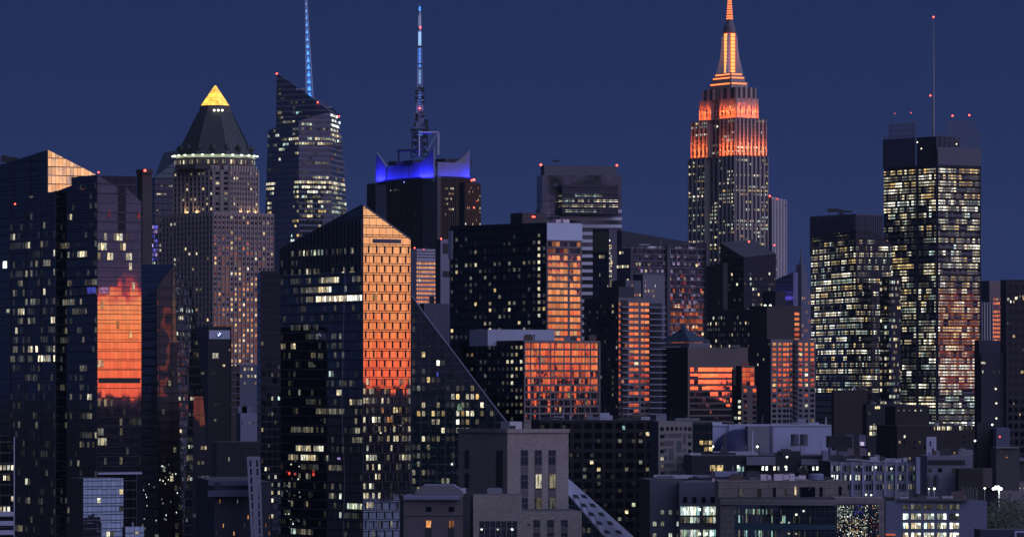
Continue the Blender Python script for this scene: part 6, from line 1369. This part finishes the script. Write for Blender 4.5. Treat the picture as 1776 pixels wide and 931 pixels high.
    # media wall
    bx(s, 'media_wall_frame', 1448, 1534, 863, 960, Y - 3, 12, mauve); ft = Face((PX(1451, Y - 3), Y - 3.1, 0), (PX(1524, Y - 3), Y - 3.1, 0), (PX(1451, Y - 3), Y - 3.1, 60), (PX(1524, Y - 3), Y - 3.1, 60))
    s.part('media_wall', lambda b: b.poly([ft.pt(0, 0) , ft.pt(1, 0), ft.pt(1, PZ(873, Y)), ft.pt(0, PZ(873, Y))], gcl)); Rr = s.rng
    for i in range(30):
        for j in range(26):
            x = 1452 + i * 2.42; y = 875 + j * 2.35; c = None; q = Rr.random()
            if y < 895 and x < 1480: c = Rr.choice('gccC') if q < .75 else None
            elif y < 895 and x < 1500: c = Rr.choice('bvgC') if q < .6 else None
            elif x < 1505: c = Rr.choice('wWCcyo') if q < .5 else None
            else: c = Rr.choice('gedcor') if q < .35 else None
            if c: s.W.append((ft, (x - 1451) / 73, (x - 1451 + Rr.uniform(.9, 1.8)) / 73, PZ(y + Rr.uniform(1, 1.8), Y), PZ(y, Y), KIND[c], 'lamp', .1))
    s.done()
    # lit office right
    s = Bld('office_block', 'blue-grey office with four bright window rows in the lower right', 'building', 1536, 1060); Y = 1060
    bw = wall('slate blue render', (.13, .14, .20)); s.block(1530, 1536, 1712, 868, a=3, depth=24, mr=bw, ml=dk); bx(s, 'roof_block', 1534, 1552, 862, 872, Y + 2, 6, brown); bx(s, 'parapet', 1556, 1680, 864, 868.5, Y - .3, 1, wall('parapet brown', (.09, .08, .09)))
    cols = [(1566, 1576), (1580, 1598), (1602, 1621), (1625, 1642), (1647, 1664)]
    for r, (y0, y1) in enumerate(((874, 883), (890, 901), (906, 917), (923, 934))):
        for c, (x0, x1) in enumerate(cols):
            n = 3 if c else 2
            for i in range(n):
                w = (x1 - x0) / n; kd = 'dde' if r == 0 else ('wCc' if not (c == 4 and r == 1) else 'de')
                s.one('r', x0 + i * w, y0, x0 + (i + .88) * w, y1, s.rng.choice(kd), out=.06)
            if r: s.one('r', x1 - 6, y0 + .5, x1 - 2, y0 + 3.5, emit('tube lamp', (.85, 1, .8), 3), name='lamp', out=.15)
    s.part('string_course', lambda b: [b.box(((PX(1566, Y) + PX(1664, Y)) / 2, Y - .1, PZ(y, Y)), (PX(1664, Y) - PX(1566, Y), .5, .5), bw, radians(3) * 0) for y in ()])
    bx(s, 'shop_sign', 1536, 1553, 925, 928, Y - .4, .3, emit('red strip', (1, .2, .08), .5)); s.done()
    # roofs behind it
    s = Bld('warehouse', 'blue-grey roof building with water tanks behind the bright office', 'building', 1608, 1180); Y = 1180
    bx(s, 'wall', 1608, 1687, 790, 870, Y, 20, gb); bx(s, 'roof_slot', 1610, 1674, 797.5, 805, Y - .3, .5, BAND); bx(s, 'wall', 1662, 1705, 812, 870, Y - 8, 7, brown); bx(s, 'wall', 1702, 1721, 812, 845, Y - 2, 5, wall('rust brown', (.10, .08, .08)))
    for x in (1611, 1627): s.part('water_tank', lambda b: b.lathe((PX(x, Y - 6), Y - 6, PZ(845, Y - 6)), [(1.15, 0), (1.1, 2.9), (.9, 3.4), (1e-5, 3.5)], wall('tank grey', (.08, .08, .10)), 14))
    s.part('roof_rail', lambda b: [b.tube((PX(1668 + i * 3, Y - 12), Y - 12, PZ(866, Y - 12)), (PX(1668 + i * 3, Y - 12), Y - 12, PZ(842 + (i * 7 % 5), Y - 12)), .06, STEEL, 4) for i in range(10)])
    f = Face((PX(1608, Y), Y - .02, 0), (PX(1687, Y), Y - .02, 0), (PX(1608, Y), Y - .02, PZ(790, Y)), (PX(1687, Y), Y - .02, PZ(790, Y)))
    for x0, k in ((1610, 'e'), (1627, WIND), (1651, 'd'), (1655, 'w')): s.one(f, x0, 811, x0 + 7, 818, k, out=.05)
    bx(s, 'wall', 1691, 1790, 800, 846, 1640, 20, wall('brown dusk', (.06, .05, .055))); bx(s, 'roof_edge', 1728, 1800, 793, 798, 1638, 3, gb); s.done()
    s = Bld('billboard', 'pale upright roof sign with dark marks in front of apartment roofs', 'sign', 1615, 1330); Y = 1330
    bx(s, 'panel', 1607, 1624, 757, 790, Y, .6, wall('sign pale', (.42, .42, .52))); s.part('mark', lambda b: [b.box((PX(x, Y), Y - .1, PZ(y, Y)), (w / F * Y, .1, h / F * Y), BAND) for x, y, w, h in ((1614, 769, 2, 9), (1618, 779, 3, 5), (1612, 786, 3, 2))]); bx(s, 'post', 1611, 1620, 790, 880, Y + .1, .5, STEEL); s.done()
    # apartment masses between the towers and the roofs
    s = Bld('apartment_block', 'near-black brown blank block below the dense office tower', 'building', 1446, 1840); s.block(1442, 1446, 1504, 676, mr=brown, ml=brown, a=10); s.done()
    s = Bld('apartment_block', 'dark block with two rows of four cream windows right of the blank block', 'building', 1503, 1700); s.block(1496, 1503, 1572, 700, mr=dk, ml=dk, a=8)
    for y in (738, 748):
        for i, x in enumerate((1508, 1513, 1518.5, 1524)):
            if not (y == 748 and i == 3): s.one('r', x, y, x + 4.2, y + 7.5, 'W', out=.1)
    s.one('r', 1517, 704, 1526, 709, 'w'); s.one('r', 1524, 758, 1531, 765, 'o'); s.windows('r', 712, 830, 10, 8, p=.06, kinds='wcd', wf=.4); s.done()
    s = Bld('apartment_block', 'dark apartment block with one long row of cream windows under the masted tower', 'building', 1556, 1600)
    s.block(1548, 1556, 1694, 738, mr=brown, ml=dk, a=6, depth=40); s.block(1548, 1553, 1612, 704, Y=1620, mr=brown, ml=dk, a=6, depth=20, key='t', yb=742)
    fx = [(.46 + i * .021, .46 + i * .021 + .015) for i in range(12)] + [(.78 + i * .021, .78 + i * .021 + .015) for i in range(8)]
    s.windows('r', 738.5, 746.5, 8, 20, hf=.85, p=.86, kinds='wWwd', fx=fx, clear=.0, out=.15); s.windows('r', 752, 830, 9.5, 16, wf=.4, hf=.5, p=.10, kinds='wyd', zones=[(1628, 776, 1665, 788, .85, 'yw')], dark=WIND, darkp=.3); s.windows('tr', 708, 716, 8, 6, wf=.25, hf=.3, p=.7, kinds='c'); s.done()
    s = Bld('dark_tower', 'black apartment tower with a few yellow lamps at the right edge', 'building', 1745, 1900)
    s.block(1735, 1745, 1850, 485, mr=glass('violet black', 2.6, 3.4, .4, .4, ior=1.5, tint=(.008, .007, .012), mull=(.020, .018, .026)), ml=DARK, a=12); s.windows('r', 500, 800, 9.3, 20, wf=.4, hf=.45, p=.035, kinds='wyd', zones=[(0, 510, 5000, 524, .12, 'Wy')])
    for x, y, m in ((1762, 517, 'W'), (1776, 518, 'y'), (1748, 519, 'w'), (1758, 583, 'y'), (1772, 645, 'y')): s.one('r', x - 2, y - 2.5, x + 2.5, y + 2.5, m)
    s.done()
    s = Bld('apartment_block', 'dim violet block with roof lamp column between masted tower and right-edge tower', 'building', 1702, 1900)
    s.block(1692, 1702, 1750, 612, mr=wall('dim violet', (.03, .027, .04)), ml=brown, a=10); s.block(1690, 1698, 1740, 590, Y=1950, mr=wall('dim navy roof', (.05, .05, .075)), ml=brown, a=10, key='b')
    for x, y in ((1727, 674), (1728, 699), (1728, 725)): s.beacon(x, y, Y=1895, r=1.8, mat=emit('stair lamp', (1, .95, .75), 1.4))
    s.windows('r', 640, 650, 9, 10, p=.5, kinds='cee', wf=.4); s.one('r', 1701, 627, 1709, 631, 'w'); s.done()
    s = Bld('apartment_block', 'dark block with setback roofs and small lit windows above the floodlit lot', 'building', 1695, 1450)
    s.block(1690, 1695, 1732, 732, mr=dk, ml=dk, a=8); bx(s, 'wing', 1728, 1752, 742, 830, 1440, 20, wall('blue roof hut', (.10, .11, .16))); bx(s, 'wing', 1728, 1768, 776, 850, 1420, 18, wall('violet wing', (.05, .045, .055))); bx(s, 'roof_edge', 1728, 1768, 774.5, 776.5, 1419, 1, gb)
    s.beacon(1734, 757, Y=1418, r=1.8, mat=RED2); s.beacon(1746, 792, Y=1416, r=1.8, mat=KIND['o']); s.beacon(1737, 783, Y=1416, r=1.2, mat=KIND['d']); s.done()
    lamp('yellow-white lamp on the roof corner of the dark setback block', 1721, 736, 1425, 2.6, pole=2); lamp('yellow-green lamp at the end of the apartment roof', 1691, 764, 1425, 2.8, pole=2)
    # floodlights of the lot
    s = Bld('floodlight_mast', 'blazing white floodlight mast beside the trees', 'lamp', 1730, 1400); Y = 1400; k = Y / F
    hot = emit('flood hot', (.93, 1, .86), 14)
    for dx in (-7, -3, 1.5, 6): s.part('lamp_head', lambda b: b.lathe((PX(1730 + dx, Y), Y, PZ(847 - (3 if abs(dx) < 5 else 0), Y)), [(1e-5, -2.0 * k), (1.8 * k, -1.2 * k), (2.0 * k, .5 * k), (1.2 * k, 1.7 * k), (1e-5, 1.9 * k)], hot, 12))
    s.part('cross_bar', lambda b: b.box((PX(1730, Y), Y + .5, PZ(848, Y)), (17 * k, .3, .3), STEEL)); s.part('pole', lambda b: b.tube((PX(1733, Y), Y + .5, PZ(848, Y)), (PX(1733, Y), Y + .5, 0), .25, STEEL, 6))
    ld = bpy.data.lights.new('flood', 'POINT'); ld.energy = 2500; ld.color = (.9, 1, .85); ld.shadow_soft_size = 1.5; o = bpy.data.objects.new('flood_light', ld); COL.objects.link(o); o.parent = s.o; o.location = s.loc((PX(1730, Y), Y - 2.5, PZ(846, Y))); s.done()
    lamp('greenish floodlight left of the blazing mast, left one of a pair', 1699.5, 849, 1300, 2.8, pole=14); lamp('greenish floodlight nearest the blazing mast on a pole', 1708, 846, 1310, 3.0, pole=20)
    lamp('small floodlight over the bright office roof, left of two', 1611, 847, 1110, 2.0, pole=16); lamp('larger floodlight over the bright office roof, right of two', 1620.5, 847, 1110, 3.2, pole=18)
    s = Bld('shed', 'long low brown shed lit by the floodlight mast', 'building', 1720, 1600); s.block(1700, 1720, 1840, 837, mr=wall('shed panel', (.20, .16, .16)), ml=brown, a=5, depth=25)
    for x in (1756, 1768, 1776): s.beacon(x, 846, Y=1588, r=1.5, mat=KIND['w'])
    s.done()
    s = Bld('low_building', 'dark blue low roof with a small white frame in the lower right corner', 'building', 1700, 1020); s.block(1692, 1700, 1860, 918, mr=wall('navy roof', (.03, .035, .065)), ml=dk, a=2, depth=10); bx(s, 'white_frame', 1760, 1800, 920, 923, 1017, .4, pale); bx(s, 'white_frame', 1760, 1763, 923, 960, 1017, .4, pale); s.done()
low_rise()
def clutter():
    # small roof plant: each machine belongs to the roof it stands on
    R = random.Random(77); mats = [wall('plant grey', (.22, .22, .25)), wall('plant dark', (.05, .05, .06)), wall('plant pale', (.45, .45, .50)), wall('plant rust', (.12, .08, .07))]
    def top(label, x0, x1, y, Y, n, d=12, rail=True):
        o = next(q for q in bpy.data.objects if q.get('label', '').startswith(label)); k = Y / F
        def put(name, fn):
            b = MB(); fn(b); b.v = [(p[0] - o.location.x, p[1] - o.location.y, p[2]) for p in b.v]; b.obj(name, o)
        for i in range(n):
            x = R.uniform(x0, x1); yy = Y + R.uniform(1, d); z = PZ(y, Y); q = R.random(); X = PX(x, yy)
            if q < .5: w, h = R.uniform(1.0, 3.4), R.uniform(.6, 1.9); put('roof_unit', lambda b: (b.box((X, yy, z + h / 2), (w, R.uniform(1, 2.4), h), R.choice(mats)), b.box((X, yy, z + h + .12), (w * .6, .8, .25), mats[1])))
            elif q < .7: h = R.uniform(1.2, 3.4); put('vent_pipe', lambda b: (b.tube((X, yy, z), (X, yy, z + h), .18, R.choice(mats), 6), b.tube((X, yy, z + h), (X, yy, z + h + .3), .34, mats[1], 6)))
            elif q < .85: L_ = R.uniform(3, 8); put('duct', lambda b: b.box((X, yy, z + .5), (L_, .7, .6), R.choice(mats[:3]), R.uniform(-.2, .2)))
            else: h = R.uniform(2, 4.5); put('antenna', lambda b: (b.tube((X, yy, z), (X, yy, z + h), .06, mats[1], 4), b.tube((X - .5, yy, z + h * .8), (X + .5, yy, z + h * .8), .05, mats[1], 4)))
        if rail:
            def rl(b):
                xa, xb = PX(x0, Y), PX(x1, Y); z = PZ(y, Y); m = int((xb - xa) / 2.2)
                for i in range(m + 1): xx = lerp(xa, xb, i / max(1, m)); b.tube((xx, Y + .6, z), (xx, Y + .6, z + 1.05), .035, mats[1], 4)
                for hh in (.55, 1.05): b.tube((xa, Y + .6, z + hh), (xb, Y + .6, z + hh), .035, mats[1], 4)
            put('railing', rl)
    top('mauve modern', 1256, 1465, 834, 1012, 16, 14); top('grey block with bright', 1125, 1240, 831, 1045, 10, 18); top('low roofs with warm', 1205, 1430, 790, 1303, 16, 22)
    top('long pale framed', 1445, 1588, 801, 1243, 12, 18); top('blue-grey office with four', 1560, 1700, 867, 1063, 12, 16); top('pale box hall', 1236, 1440, 737, 1424, 7, 30, False)
    top('long black apartment slab', 0, 0, 0, 1, 0, 1, False) if False else top('long black apartment block', 945, 1135, 728, 1384, 14, 16); top('small grey block with a mosaic', 1146, 1198, 730, 1334, 4, 14)
    top('near-black brown blank', 1450, 1500, 676, 1846, 4, 8); top('dark block with two rows', 1506, 1568, 700, 1706, 6, 8); top('dark apartment block with one long', 1614, 1690, 738, 1608, 7, 20); top('blue-grey roof building', 1612, 1684, 790, 1183, 7, 12)
    top('massive taupe', 800, 880, 856, 1030, 3, 6, False); top('brown blank-topped', 1200, 1290, 602, 1806, 5, 10); top('wide mid-rise', 915, 1035, 590, 1512, 6, 12, False); top('long office block, its', 1100, 1190, 424, 2630, 3, 20, False)
clutter()

def trees():
    R = random.Random(12); leaf = wall('dusk leaves', (.05, .06, .035), var=.5, scale=.4); bark = wall('bark', (.05, .04, .035))
    spots = [(1714, 1240, 878), (1731, 1290, 866), (1748, 1230, 862), (1764, 1275, 856), (1782, 1240, 860), (1742, 1190, 885), (1770, 1185, 882), (1722, 1180, 893)]
    labs = ['dark tree at the left end of the grove near the office wall', 'dark tree straight below the blazing floodlight', 'broad dark tree in the middle of the grove', 'tallest dark tree under the shed lamps',
            'dark tree cut by the right picture edge', 'low front tree in the middle of the grove', 'low front tree at the right of the grove', 'lowest front tree beside the blue-grey office']
    for (x, Y, y), lab in zip(spots, labs):
        s = Bld('tree', lab, 'tree', x, Y, 'trees in the grove below the floodlights'); H = PZ(y, Y); cx = PX(x, Y); r = H * .32
        def trunk(b):
            b.tube((cx, Y, 0), (cx, Y, H * .5), .32, bark, 7, .2)
            for i in range(5): t = i * 1.3; b.tube((cx, Y, H * (.35 + .04 * i)), (cx + cos(t) * r * .7, Y + sin(t) * r * .7, H * (.62 + .05 * i)), .14, bark, 5, .05)
        s.part('trunk', trunk)
        def crown(b):
            cl = [(R.gauss(0, .45) * r, R.gauss(0, .45) * r, H * R.uniform(.5, .9), r * R.uniform(.3, .55)) for _ in range(16)] + [(0, 0, H * .88, r * .4)]
            for _ in range(2600):
                q = R.choice(cl); d = Vector((R.gauss(0, 1), R.gauss(0, 1), R.gauss(0, .8))).normalized() * q[3] * R.uniform(.6, 1.05)
                c = Vector((cx + q[0], Y + q[1], q[2])) + d; a = Vector((R.gauss(0, 1), R.gauss(0, 1), R.gauss(0, 1))).normalized(); e = a.orthogonal().normalized(); w = R.uniform(.35, .62)
                b.poly([c - e * w, c + a * w * .6, c + e * w, c - a * w * .6], leaf)
        s.part('crown', crown)
trees()
